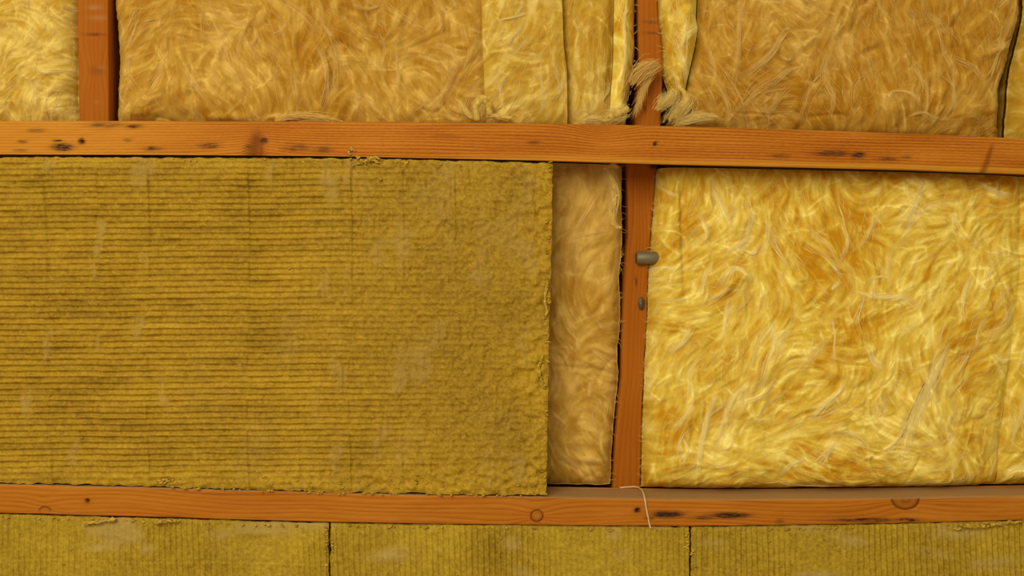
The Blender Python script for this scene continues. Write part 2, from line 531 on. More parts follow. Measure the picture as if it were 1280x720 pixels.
def half_ring(x, y, g, kn, d, fr):
    q = np.hypot((x - 56) / 7.5, (y - 640) / 6.5)
    ring = np.exp(-((q - 1) * 6.5 / 1.0) ** 2) * sstep(641, 636, y) * fr
    return g, np.maximum(kn, ring * 0.9), d


lb = batten('timber_batten', M['wood_low'], top_l, bot_l, ch_l, 0.070, grain_l,
            [(835, 643, 20, 4.5, 1.2), (912, 644, 26, 4, 1.15), (880, 647, 20, 3, .6), (812, 647, 8, 3, .6), (1080, 650, 40, 3, .8), (1135, 650, 18, 3, .8), (975, 652, 6, 3, .5)],
            [round_knot(671, 645, 7.3, 7.0, 0.12), round_knot(1132, 624, 16.5, 12.5, 0.25), half_ring],
            lambda x, y, c, t: np.zeros(np.broadcast(x, y, t).shape), 1.0, [(109.5, 626, 2.0), (797, 638, 2.6)], 26)
tag(lb, 'planed pine batten with round knots and dusty top, above the ribbed stone wool row', 'batten', 'horizontal battens')

# studs (run up and down behind the battens)
YE = samples(CY0, CY1, 0, 720, 2.0, 8)


def stud(name, left, right, knots, stains, marks, seed):
    y = YE; n = len(y); xl, xr = left(y), right(y)
    nr = 16; er = 1.5
    cols = [(xl, STUD_B)]
    for k in range(1, 7): cols.append((xl, STUD_B + (STUD_F + er * S - STUD_B) * k / 6.0))
    for k in range(nr): cols.append((xl + er * 0.5 + (xr - xl - er) * k / (nr - 1.0), STUD_F))
    for k in range(0, 7): cols.append((xr, STUD_F + er * S + (STUD_B - STUD_F - er * S) * k / 6.0))
    X = np.stack([c[0] for c in cols]); Dd = np.stack([np.full(n, c[1]) for c in cols]); Y = np.broadcast_to(y, X.shape)
    m = len(cols)
    fr = np.zeros((m, 1)); fr[7:7 + nr] = 1
    kn = np.zeros(X.shape); st = np.zeros(X.shape)
    g = X - xl + 2.2 * samp(N60b, seed + Y * 0.4, 100 + 0 * X) + np.where(fr > 0, 0, (Dd - STUD_F) / S)
    for (kx, ky, rx, ry, a) in knots:
        q = np.hypot((X - kx) / rx, (Y - ky) / ry)
        kn = np.maximum(kn, a * np.exp(-q ** 3) * fr)
        g = g + 5 * np.tanh((X - kx) / 4) * np.exp(-((Y - ky) / (ry * 3)) ** 2)
    for (sx, sy, rx, ry, a) in stains:
        st = np.maximum(st, a * np.exp(-(((X - sx) / rx) ** 2 + ((Y - sy) / ry) ** 2)) * fr)
    dust = np.zeros(X.shape)
    for (sx, sy, rx, ry, a) in marks:
        dust = np.maximum(dust, a * np.exp(-(((X - sx) / rx) ** 2 + ((Y - sy) / ry) ** 2)) * fr)
    Dd = Dd - 0.0006 * samp(N30b, X + seed, Y) * fr
    V = W(X, Y, Dd, STUD_F)
    a_ = np.arange(m * n).reshape(m, n)
    Fg = gridfaces(m, n)
    back = np.stack([a_[-1, :-1], a_[-1, 1:], a_[0, 1:], a_[0, :-1]], -1)
    return mesh_obj(name, V.reshape(-1, 3), np.concatenate([Fg, back]), M['wood_stud'],
                    attrs=dict(gu=Y * S, gv=g * S, knot=kn, stain=st, sap=np.zeros(X.shape), dust=dust))


sl = stud('timber_stud', pl([(-170, 93), (0, 96), (151, 99), (890, 110)]), pl([(-170, 132), (0, 134.5), (151, 136), (890, 148)]), [(120, 88, 9, 7, .25)],
          [(118, 43, 12, 1.2, 1.1)], [(117, 9, 9, 3, .6), (122, 22, 12, 3, .5), (126, 84, 5, 2, .4), (121, 128, 3, 2, .4)], 0)
tag(sl, 'smooth planed pine stud standing above the mould-flecked batten between pale and tan glass wool', 'stud', 'vertical studs')
sm_ = stud('timber_stud', pl([(-170, 798), (0, 797), (45, 798.5), (80, 799.5), (120, 797), (157, 794), (205, 783), (250, 784.5), (295, 785), (345, 781), (380, 779.3), (420, 778), (470, 777), (500, 773.5), (550, 769.5), (605, 766.5), (890, 752)]),
           pl([(-170, 821), (0, 821.5), (20, 822.5), (45, 826), (70, 827.5), (100, 828), (157, 826), (205, 820.8), (240, 817.8), (290, 813.6), (320, 811.2), (350, 809.6), (400, 808.2), (450, 805.2), (520, 802.2), (606, 800.2), (890, 788)]),
           [(817, 207, 6.5, 5.0, 1.0), (800, 235, 9, 30, .12)], [(815, 27, 10, 1.5, .8), (816, 41, 10, 1.0, 1.1), (795, 352, 1.2, 6, .9), (806, 136, 2, 5, .6), (766, 596, 3, 2, .6)], [(818, 25, 6, 2, .4)], 400)
tag(sm_, 'bowed pine stud with a metal stub, crossing behind the battens beside the narrow tan batt', 'stud', 'vertical studs')

# ------------------------------------------------------------------ fibres


def tubes(name, P3, R, tint, mat, parent, sides=4, flat=0.4):
    """P3 (n,k,3) polylines, R (n,k) radii -> one mesh of thin tubes"""
    n, k, _ = P3.shape
    T = np.gradient(P3, axis=1)
    T /= np.linalg.norm(T, axis=2, keepdims=True) + 1e-9
    up = np.zeros_like(T); up[..., 1] = 1.0
    A = np.cross(T, up); A /= np.linalg.norm(A, axis=2, keepdims=True) + 1e-9
    B = np.cross(T, A)
    ang = (np.arange(sides) + 0.5) * 2 * math.pi / sides
    V = P3[:, :, None, :] + 1.3 * R[:, :, None, None] * (A[:, :, None, :] * np.cos(ang)[None, None, :, None] + flat * B[:, :, None, :] * np.sin(ang)[None, None, :, None])
    idx = np.arange(n * k * sides).reshape(n, k, sides)
    nx = np.roll(idx, -1, axis=2)
    F = np.stack([idx[:, :-1], nx[:, :-1], nx[:, 1:], idx[:, 1:]], -1).reshape(-1, 4)
    o = mesh_obj(name, V.reshape(-1, 3), F, mat, parent, attrs=dict(tint=np.broadcast_to(tint[:, None, None], (n, k, sides))), smooth=sides > 4)
    o['kind'] = 'stuff'
    return o


def smooth_path(pts, k):
    a = np.array(pts, dtype=float); t = np.linspace(0, len(a) - 1, k)
    # Catmull-Rom
    i = np.clip(t.astype(int), 0, len(a) - 2); f = (t - i)[:, None]
    p0, p1, p2, p3 = a[np.maximum(i - 1, 0)], a[i], a[i + 1], a[np.minimum(i + 2, len(a) - 1)]
    return 0.5 * (2 * p1 + (p2 - p0) * f + (2 * p0 - 5 * p1 + 4 * p2 - p3) * f ** 2 + (3 * p1 - p0 - 3 * p2 + p3) * f ** 3)


def flow_paths(x, y, k, step, jit):
    """n streamlines of k points following the fibre direction"""
    n = len(x)
    X = np.zeros((n, k)); Y = np.zeros((n, k))
    sg = np.where(rng.random(n) < 0.5, 1, -1)
    bend = rng.normal(0, jit, n); off = rng.normal(0, jit * 3, n)
    for i in range(k):
        X[:, i] = x; Y[:, i] = y
        th = samp(THETA, x, y) + off + bend * i
        x = x + sg * np.cos(th) * step; y = y + sg * np.sin(th) * step
    return X, Y


XQ = np.linspace(CX0, CX1, 90)


class Batt:
    def __init__(s, name, label, left, right, top, bot, d_edge, bulge, w, mat, hs=1.0, tint0=0.5, rag=1.2, bumps=(), group='glass wool batts', seed=0, fine=1.35, d_back=0.168, wv=None, crease=1.0, el=1.0, er=1.0, et=0.25, eb=0.8):
        dr = 0.070; kk = D / (D + dr)
        if top == 'batten': top = [(x, float(360 + (bot_u(x) - 2.6 - 360) * kk)) for x in range(-260, 1541, 20)]
        if top == 'batten_deep': top = [(x, float(360 + (bot_u(x) - 6.0 - 360) * kk)) for x in range(-260, 1541, 20)]
        if bot == 'batten_u': bot = [(x, float(360 + (top_u(x) - 1.2 - 360) * kk)) for x in range(-260, 1541, 20)]
        if bot == 'batten_l': bot = [(x, float(360 + (top_l(x) - 1.0 - 360) * kk)) for x in range(-260, 1541, 20)]
        s.L, s.R, s.T, s.B = [pl(p) if isinstance(p, (list, tuple)) else (lambda t, p=p: p + 0.0 * t) for p in (left, right, top, bot)]
        s.d_edge, s.bulge, s.w, s.wv, s.hs, s.bumps, s.seed, s.tint0, s.crease = d_edge, bulge, w, wv or w, hs, bumps, seed, tint0, crease
        s.rag = rag; s.mat = mat; s.el, s.er, s.et, s.eb = el, er, et, eb; s.dref = 0.070
        s.args = (name, label, group, fine, d_back)

    def build(s):
        s.dt = -0.05
        name, label, group, fine, d_back = s.args; d_edge, bulge, mat = s.d_edge, s.bulge, s.mat
        ya = float(np.min(s.T(XQ))); yb = float(np.max(s.B(XQ)))
        yy = samples(ya, yb, -4, 724, fine, 6)
        xa = float(np.min(s.L(yy))); xb = float(np.max(s.R(yy)))
        xx = samples(xa, xb, -4, 1284, fine, 6)
        u = (xx - xa) / (xb - xa); v = (yy - ya) / (yb - ya)
        U, Vv = np.meshgrid(u, v)
        Y0 = ya + (yb - ya) * Vv
        l, r = s.le(Y0), s.re(Y0)
        X = l + (r - l) * U
        t, b = s.te(X), s.be(X)
        Y = t + (b - t) * Vv
        l, r = s.le(Y), s.re(Y)
        X = l + (r - l) * U
        Dd = s.front(X, Y)
        nr, nc = X.shape
        V1 = W(X, Y, Dd, s.dref).reshape(-1, 3)
        # sides and back
        a = np.arange(nr * nc).reshape(nr, nc)
        loop = np.concatenate([a[0, :-1], a[:-1, -1], a[-1, :0:-1], a[:0:-1, 0]])
        rings = [V1]; F = [gridfaces(nr, nc)]; prev = loop; base = len(V1); m = len(loop)
        Xf, Yf = X.ravel()[loop], Y.ravel()[loop]
        de = Dd.ravel()[loop]
        for f in (0.12, 0.3, 0.6, 1.0):
            dd = de + (d_back - de) * f
            wob = 0.0 * Xf
            rings.append(W(Xf + wob, Yf + wob * 0.4, dd, s.dref))
            cur = np.arange(m) + base; base += m
            F.append(np.stack([prev, np.roll(prev, -1), np.roll(cur, -1), cur], -1)[:, ::-1])
            prev = cur
        Vall = np.concatenate(rings)
        tint = s.tint(X, Y).ravel()
        tint = np.concatenate([tint] + [tint[loop]] * 4)
        s.o = mesh_obj(name, Vall, np.concatenate(F), M['gw_' + mat], attrs=dict(tint=tint))
        tag(s.o, label, 'insulation batt', group)

    def le(s, y): return s.L(y) + s.rag * 0.22 * (s.el > .5) * samp(N6, 0 * y + 200 + s.seed * 37, y) + s.rag * 0.22 * (s.el > .5) * samp(N2, 0 * y + 200 + s.seed * 37, y)
    def re(s, y): return s.R(y) + s.rag * 0.22 * (s.er > .5) * samp(N6, 0 * y + 700 + s.seed * 37, y) + s.rag * 0.22 * (s.er > .5) * samp(N2, 0 * y + 700 + s.seed * 37, y)
    def te(s, x): return s.T(x) + 0.0 * x
    def be(s, x): return s.B(x) - s.rag * 0.5 * np.abs(samp(N6, x, 0 * x + 300 + s.seed * 31))

    def front(s, x, y):
        dl, dr_ = np.maximum(x - s.le(y), 0), np.maximum(s.re(y) - x, 0)
        dx = np.minimum(dl, dr_); dy = np.minimum(y - s.te(x), s.be(x) - y)
        dx = np.maximum(dx, 0); dy = np.maximum(dy, 0)
        px = (1 - s.el * np.exp(-dl / s.w)) * (1 - s.er * np.exp(-dr_ / s.w)); py = (1 - s.et * np.exp(-np.maximum(y - s.te(x), 0) / s.wv)) * (1 - s.eb * np.exp(-np.maximum(s.be(x) - y, 0) / s.wv))
        prof = px * py
        em = (1 - s.el * (1 - sstep(0, 14, dl))) * (1 - s.er * (1 - sstep(0, 14, dr_))) * sstep(-4, 12, dy)
        ox = x + s.seed * 0.0
        h = 2.8 * samp(N80, ox, y) + 1.8 * samp(N30, ox, y) + 0.55 * samp(N12, ox, y) + 0.35 * samp(F_BIG, ox, y) + 1.25 * np.abs(samp(F_BIG, ox, y)) + 0.30 * samp(F_MID, ox, y) + 0.45 * np.abs(samp(F_MID, ox, y)) + 0.9 * np.abs(samp(N6, ox, y)) + 0.24 * samp(F_FINE, ox, y)
        h = h - 2.2 * s.crease * samp(CREASE, ox, y)
        h = h + 0.95 * np.tanh(0.8 * samp(WISP, ox, y))
        h = h * s.hs
        for (bx, by, rx, ry, ang, a) in s.bumps:
            ca, sa = math.cos(ang), math.sin(ang)
            p, q = (x - bx) * ca + (y - by) * sa, -(x - bx) * sa + (y - by) * ca
            h = h + a * np.exp(-((p / rx) ** 2 + (q / ry) ** 2) ** 1.3)
        d = s.d_edge - s.bulge * prof - h * S * (0.25 + 0.75 * em)
        return d

    def tint(s, x, y):
        return np.clip(s.tint0 - 0.10 + 0.13 * samp(F_TINT, x, y) + 0.09 * samp(N30b, x, y) + 0.09 * samp(F_FINE, x, y) + 0.05 * samp(N60b, x, y) + 0.05 * samp(N6, x + 40, y) + 0.62 * np.tanh(0.75 * samp(WISP, x, y)) + s.dt, 0, 1)

    def inside(s, x, y, m=2.0):
        return (x > s.le(y) + m) & (x < s.re(y) - m) & (y > s.te(x) + m) & (y < s.be(x) - m)

    def fibres(s, n, nb, extra=(), edge=0, rmul=1.0, sides='lr'):
        """n loose fibres, nb bundles, hand-placed bundles, fuzz along the edges"""
        K = 9
        ext = []
        for (pts, wd, cnt, lf, tn) in extra:
            X, Y = smooth_path([(a, b) for a, b in pts], K).T
            ext.append((X, Y, wd, cnt, lf, tn))
            splat(X[None], Y[None], wd, max(6, cnt // 2), 0.75 * tn, rng)
        s.build()
        ya, yb = max(float(np.min(s.T(XQ))), -30), min(float(np.max(s.B(XQ))), 750)
        yq = np.linspace(ya, yb, 60)
        xa, xb = max(float(np.min(s.L(yq))), -30), min(float(np.max(s.R(yq))), 1310)
        P, R, TT = [], [], []

        def add(X, Y, lift, rad, tint, clampin=True):
            X = np.clip(X, s.le(Y) + 1.2, s.re(Y) - 1.2); Y = np.clip(Y, s.te(X) + 1.2, s.be(X) - 1.2)
            dd = s.front(X, Y) - lift * S
            p = W(X, Y, dd, s.dref)
            P.append(p); R.append(rad); TT.append(tint)
        tp = np.sin(np.linspace(0, 1, K) * math.pi)
        taper = 0.25 + 0.75 * tp
        if n:
            x = rng.uniform(xa, xb, n); y = rng.uniform(ya, yb, n)
            st = rng.uniform(1.5, 4.5, n)
            X, Y = flow_paths(x, y, K, st, 0.09)
            ok = s.inside(X, Y).all(1)
            X, Y = X[ok], Y[ok]; m = len(X)
            lift = 0.2 + tp[None] * rng.exponential(0.5, m)[:, None]
            add(X, Y, lift, rng.uniform(0.16, 0.34, m)[:, None] * S * taper[None] * rmul, rng.uniform(0.1, 0.9, m))
        bl = []
        for _ in range(nb):
            x0, y0 = rng.uniform(xa, xb), rng.uniform(ya, yb)
            X, Y = flow_paths(np.array([x0]), np.array([y0]), K, rng.uniform(3.5, 9), 0.06)
            if s.inside(X, Y).all(): bl.append((X[0], Y[0], rng.uniform(1.0, 4.0), int(rng.integers(4, 9)), rng.uniform(0.3, 1.0), rng.uniform(0.4, 1.0)))
        bl += [(X, Y, wd, max(4, cnt // 3), lf * .35, tn) for (X, Y, wd, cnt, lf, tn) in ext]
        for (X, Y, wd, cnt, lf, tn) in bl:
            tx, ty = np.gradient(X), np.gradient(Y); ln = np.hypot(tx, ty) + 1e-6
            nx, ny = -ty / ln, tx / ln
            t = np.linspace(0, 1, K)
            o1, o2 = rng.normal(0, 0.35, (2, cnt, 1)), rng.normal(0, 1.0, (2, cnt, 1))
            wv = wd * (o1[0] + (o2[0] - o1[0]) * t[None] ** 1.5 + 0.35 * o1[1] * np.sin(t[None] * 6 + o2[1] * 3))
            sh = rng.normal(0, 0.06, (cnt, 1)) * (X[-1] - X[0]); sv = rng.normal(0, 0.06, (cnt, 1)) * (Y[-1] - Y[0])
            XX_, YY_ = X[None] + nx[None] * wv + sh, Y[None] + ny[None] * wv + sv
            lift = 0.2 + lf * tp[None] * rng.uniform(0.4, 1.1, (cnt, 1)) + np.abs(rng.normal(0, 0.15, (cnt, 1)))
            add(XX_, YY_, lift, np.full((cnt, 1), 0.30) * S * taper[None] * rmul * rng.uniform(.6, 1.3, (cnt, 1)), np.clip(tn + rng.normal(0, 0.12, cnt), 0, 1))
        if edge:
            y = rng.uniform(ya, yb, edge); side = rng.random(edge) < {'lr': 0.5, 'l': 2.0, 'r': -1.0}[sides]
            x = np.where(side, s.le(y) + 1.5, s.re(y) - 1.5)
            ang = np.where(side, math.pi, 0) + rng.normal(0, 0.8, edge)
            cur = rng.normal(0, 0.16, edge); st = rng.uniform(0.5, 1.4, edge)
            X = np.zeros((edge, K)); Y = np.zeros((edge, K)); xx, yy = x.copy(), y.copy()
            for i in range(K):
                X[:, i] = xx; Y[:, i] = yy
                xx = xx + np.cos(ang + cur * i) * st; yy = yy + np.sin(ang + cur * i) * st
            lo, hi = s.le(Y) + 1, s.re(Y) - 1
            Xi = np.clip(X, lo, hi)
            dd = np.minimum(s.front(Xi, Y) + rng.uniform(-1, 6, (edge, 1)) * S, STUD_F - 0.004)
            Y = np.clip(Y, s.te(Xi) + 1.5, s.be(Xi) - 1.5)
            P.append(W(X, Y, dd, s.dref)); R.append(np.full((edge, 1), 0.22) * S * (1.1 - np.linspace(0, 1, K))[None] * rmul); TT.append(rng.uniform(.2, .9, edge))
        tubes('loose_fibres', np.concatenate(P), np.concatenate(R), np.concatenate(TT), M['fb_' + s.mat], s.o)


TOP = -168
# --- upper row
b1 = Batt('glass_wool_batt', 'pale lemon glass wool batt filling the bay beside the planed stud', -258, [(-170, 90), (0, 93), (60, 93), (120, 93), (160, 95)], TOP, 'batten_u',
          0.088, 0.026, 10, 'pale', 1.2, 0.58, 1.3, bumps=[(60, 95, 26, 14, 0.4, 5), (30, 125, 22, 12, 0, 5), (70, 138, 18, 9, 0, 4), (38, 60, 16, 30, 0.2, 4)], seed=1)
b1.fibres(250, 12, edge=40, sides='r', extra=[([(45, 85), (62, 92), (80, 88), (92, 92)], 4, 22, 3, .9), ([(40, 100), (48, 118), (46, 135)], 4, 20, 2.5, .8), ([(58, 142), (70, 139), (84, 140)], 3, 16, 3, .9)])
b2 = Batt('glass_wool_batt', 'wide tan glass wool batt between the planed stud and the pale cut strips', [(-170, 139), (0, 138), (30, 141), (60, 143), (110, 142), (160, 140)], [(-170, 600), (0, 601.5), (45, 602.5), (75, 603.5), (110, 605), (160, 607)], TOP, 'batten_u',
          0.090, 0.024, 12, 'tan', 1.0, 0.45, 1.5, bumps=[(185, 132, 26, 15, -0.4, 9), (222, 112, 22, 16, 0.4, 8), (245, 135, 20, 10, 0, 6), (165, 145, 14, 8, 0, 6), (290, 148, 30, 6, 0, 5), (375, 149, 34, 4, 0.05, 7), (270, 25, 30, 5, 0.7, 4), (405, 105, 6, 35, 0.15, 3.5), (195, 100, 5, 14, .3, -6)],
          seed=2, wv=15, er=.30)
b2.fibres(900, 36, edge=0, sides='l', extra=[([(255, 5), (275, 40), (290, 75), (300, 110)], 4, 20, 2, .7), ([(265, 8), (285, 22), (300, 33), (318, 30)], 4, 22, 3, .7), ([(310, 40), (300, 60), (298, 75)], 3, 14, 2.5, .8),
    ([(398, 62), (408, 85), (410, 110), (402, 135)], 4, 30, 3.5, .85), ([(440, 8), (460, 12), (478, 4)], 3, 20, 3, .7), ([(480, 5), (500, 20), (520, 32), (538, 42)], 4, 22, 3, .6),
    ([(545, 55), (562, 60), (570, 78), (560, 92)], 3, 24, 3, .85), ([(570, 85), (556, 110), (540, 130), (520, 145)], 5, 26, 2.5, .6), ([(598, 56), (588, 62), (584, 78), (576, 88)], 2.5, 22, 3, .9),
    ([(350, 150), (375, 143), (400, 146), (425, 152)], 3, 26, 3, .8), ([(165, 60), (160, 90), (170, 110)], 4, 18, 2, .6), ([(188, 118), (196, 100), (204, 92)], 3, 22, 3, .85), ([(150, 105), (147, 120), (158, 132)], 3, 18, 3, .7),
    ([(412, 55), (420, 80), (418, 115)], 5, 22, 2.5, .6), ([(310, 60), (322, 50), (316, 35)], 3, 18, 2, .8), ([(360, 30), (352, 42), (342, 45)], 2, 12, 2, .9)])
b3 = Batt('glass_wool_batt', 'pale yellow glass wool strip with a stray white fibre, next to the wide tan batt', [(-170, 600.35), (0, 601.85), (45, 602.85), (75, 603.85), (110, 605.35), (160, 607.35)], [(-170, 704), (0, 702), (60, 704), (90, 708), (160, 709)], TOP, 'batten_u',
          0.085, 0.028, 9, 'pale', 0.85, 0.52, 1.0, bumps=[(655, 120, 30, 20, 0, 4), (690, 60, 8, 60, 0, 3), (630, 30, 22, 22, 0, 3)], seed=3, el=.22, er=.12)
b3.fibres(300, 10, extra=[([(622, 30), (628, 28), (640, 26), (652, 22), (662, 16)], .8, 24, 5, 1), ([(622, 24), (625, 30), (630, 31)], 1.5, 14, 5, 1), ([(655, 35), (642, 48), (632, 60)], 3, 22, 3, .8),
    ([(704, 85), (706, 100), (698, 116), (690, 128)], 3, 22, 3, .8), ([(622, 105), (626, 118), (624, 130)], 2, 16, 3, .9), ([(640, 142), (652, 132), (660, 120)], 2, 14, 4, .9)])
b4 = Batt('glass_wool_batt', 'middle one of three narrow yellow glass wool strips beside the bowed stud', [(-170, 704.6), (0, 702.6), (60, 704.6), (90, 708.6), (160, 709.6)], [(-170, 766), (0, 766.5), (80, 765.5), (120, 762.5), (160, 760.5)], TOP, 'batten_u',
          0.092, 0.027, 10, 'pale', 0.8, 0.52, 1.0, bumps=[(735, 90, 20, 40, 0, 4)], seed=4, el=.45, er=.45)
b4.fibres(180, 6, extra=[([(724, 40), (718, 30), (722, 22)], 2.5, 18, 3, .8), ([(752, 128), (760, 116), (764, 105)], 2, 16, 4, .9), ([(712, 148), (728, 138), (744, 146)], 4, 20, 3, .5)])
b5 = Batt('glass_wool_batt', 'thin folded pale glass wool strip lying against the bowed stud', [(-170, 766.4), (0, 766.9), (80, 765.9), (120, 762.9), (160, 760.9)], [(-170, 795), (0, 795), (12, 795), (25, 794), (60, 795.5), (85, 792), (120, 787), (145, 784), (160, 783)], TOP, 'batten_u',
          0.088, 0.040, 7, 'bright', 0.45, 0.52, 1.0, bumps=[(776, 60, 5, 70, -0.04, 4), (772, 145, 14, 7, -.2, 6)], seed=5, el=.4)
b5.fibres(100, 4, edge=24, sides='r', extra=[([(782, 5), (778, 40), (780, 80), (774, 115)], 2, 26, 2, .9), ([(764, 150), (770, 138), (782, 132)], 3, 24, 4, .9)])
b6 = Batt('glass_wool_batt', 'wide amber glass wool batt in the bay beyond the bowed stud', [(-170, 873), (0, 872), (25, 871), (38, 872), (60, 869.5), (90, 862.5), (110, 858.5), (129, 855), (134, 842), (170, 838)], [(-170, 1292), (20, 1282), (50, 1272), (70, 1268), (90, 1262), (105, 1257), (150, 1255), (190, 1256)], TOP, 'batten_u',
          0.092, 0.026, 12, 'tan', 1.1, 0.38, 1.5, bumps=[(1060, 45, 14, 40, 1.1, -5), (1125, 130, 24, 18, 0, 6), (1205, 143, 16, 13, 0, 6), (1250, 62, 26, 5, -.35, 6), (1195, 30, 6, 16, .2, -5), (1085, 66, 14, 5, -.4, -7), (945, 142, 14, 12, 0, 4), (1020, 100, 6, 5, 0, -5)], seed=6, wv=15, el=.3)
b6.fibres(1000, 40, extra=[([(984, 38), (972, 55), (962, 72), (945, 86), (932, 97)], 1.6, 42, 6, 1), ([(980, 40), (985, 36)], 1.5, 14, 6, 1), ([(925, 0), (922, 40), (918, 80), (912, 110)], 4, 30, 3, .7), ([(890, 105), (902, 120), (910, 140), (908, 150)], 2, 22, 4, .8),
    ([(880, 55), (890, 80), (888, 95)], 3, 20, 3, .7), ([(920, 148), (932, 128), (950, 110), (990, 90)], 5, 34, 4, .7), ([(955, 150), (970, 125), (985, 108)], 5, 26, 4, .6), ([(1000, 150), (1008, 120), (1025, 95), (1040, 70)], 6, 34, 3, .6),
    ([(1035, 155), (1040, 125), (1030, 95), (1040, 70)], 5, 30, 3, .6), ([(1105, 130), (1110, 118), (1125, 116), (1140, 124), (1150, 140)], 2.5, 30, 4, .8), ([(1180, 90), (1190, 115), (1188, 140)], 3, 22, 3, .7),
    ([(1160, 20), (1172, 35), (1184, 44)], 4, 26, 3, .7), ([(1278, 44), (1262, 54), (1245, 62), (1235, 66)], 4, 36, 4, .9), ([(1258, 80), (1248, 100), (1240, 125)], 4, 24, 3, .7), ([(962, 2), (972, 6), (980, 3)], 1.5, 16, 5, 1),
    ([(1130, 148), (1150, 143), (1170, 158)], 2, 18, 4, .8), ([(975, 72), (982, 78), (990, 72)], 1.2, 14, 4, .9), ([(1150, 150), (1156, 120), (1150, 95)], 3, 20, 3, .7), ([(965, 120), (955, 128), (958, 138)], 2, 16, 3, .8)])
b7 = Batt('glass_wool_batt', 'torn yellow glass wool edge strip hanging next to the bowed stud', [(-170, 823), (0, 823.5), (20, 824.5), (45, 828), (70, 829.5), (95, 830.5), (110, 836), (130, 838)], [(-170, 870), (0, 869), (25, 868), (38, 870), (60, 867), (90, 860), (110, 856), (130, 852)], TOP, 128,
          0.084, 0.042, 8, 'bright', 0.9, 0.5, 0.5, bumps=[(848, 45, 12, 16, 0, 5), (850, 85, 9, 22, 0.1, 4), (838, 20, 4, 40, 0, -5)], seed=7, er=.45)
b7.fibres(200, 10, edge=30, sides='l', extra=[([(880, 34), (868, 40), (855, 50), (846, 62)], 3, 30, 4, .9), ([(845, 42), (852, 50), (848, 62), (842, 66)], 2, 22, 5, .8), ([(848, 75), (854, 92), (857, 105)], 3, 28, 3, .9), ([(838, 90), (846, 108), (850, 122)], 3, 22, 3, .7)])
b8 = Batt('glass_wool_batt', 'greenish yellow glass wool batt past the ragged gap at the end of the amber batt', [(-170, 1298), (20, 1290), (60, 1280), (100, 1271), (150, 1268), (190, 1267)], 1538, TOP, 'batten_u',
          0.098, 0.026, 10, 'pale', 0.9, 0.4, 1.2, seed=8)
b8.fibres(30, 2)

# --- middle row
b9 = Batt('glass_wool_batt', 'narrow strip of tan glass wool showing between the ribbed stone wool panel and bowed stud', [(180, 400), (640, 400)], [(180, 779), (205, 779), (260, 778), (300, 779.5), (322, 778), (345, 775), (385, 777), (410, 776), (440, 773), (470, 775), (500, 771), (550, 767), (640, 763)], 'batten_deep', 'batten_l',
          0.088, 0.020, 14, 'tan', 0.8, 0.70, 1.0, bumps=[(735, 300, 30, 8, -.2, 3), (720, 230, 12, 30, .5, 3), (745, 455, 24, 4, .35, 4), (735, 575, 26, 5, .1, 4), (722, 460, 30, 3, .1, -3), (715, 250, 6, 30, .6, -3)], seed=9, fine=1.7)
b9.fibres(350, 10, edge=36, sides='r', extra=[([(716, 299), (728, 294), (742, 292), (752, 290)], 1.5, 26, 4, .95), ([(720, 288), (735, 262), (748, 240)], 4, 26, 2, .6), ([(738, 435), (755, 448), (770, 462)], 3, 24, 3, .85), ([(724, 572), (740, 574), (755, 580)], 2.5, 26, 4, .9), ([(735, 500), (738, 485), (736, 475)], 2, 16, 3, .8), ([(744, 400), (756, 412), (770, 410)], 3, 20, 2, .6)])
b10 = Batt('glass_wool_batt', 'large bright golden glass wool batt bulging past the bowed stud over the dusty batten', [(190, 822.5), (205, 822), (240, 819), (290, 815), (320, 812.5), (350, 811), (400, 809.5), (450, 806.5), (520, 803.5), (606, 801.5), (640, 801.5)], [(190, 1268), (300, 1265), (340, 1266), (400, 1257), (470, 1250), (540, 1242), (640, 1238)], 'batten', 'batten_l',
           0.080, 0.034, 9, 'bright', 1.1, 0.46, 1.3, bumps=[(910, 350, 20, 14, 0.2, 9), (925, 345, 9, 7, .3, 5), (930, 385, 10, 26, .1, -5), (850, 290, 3, 70, -.03, -5), (838, 300, 9, 90, 0, 3), (905, 275, 5, 12, -.5, 5), (1130, 490, 7, 60, .42, 5), (930, 515, 20, 14, .3, 5), (1010, 500, 12, 12, 0, 4), (1210, 250, 6, 40, -.2, -4), (1180, 225, 12, 5, .1, 5), (1080, 560, 40, 20, 0, 4), (940, 570, 50, 22, 0, 4), (850, 570, 30, 22, 0, 4), (1195, 560, 30, 24, 0, 4)], seed=10, wv=6, er=.25)
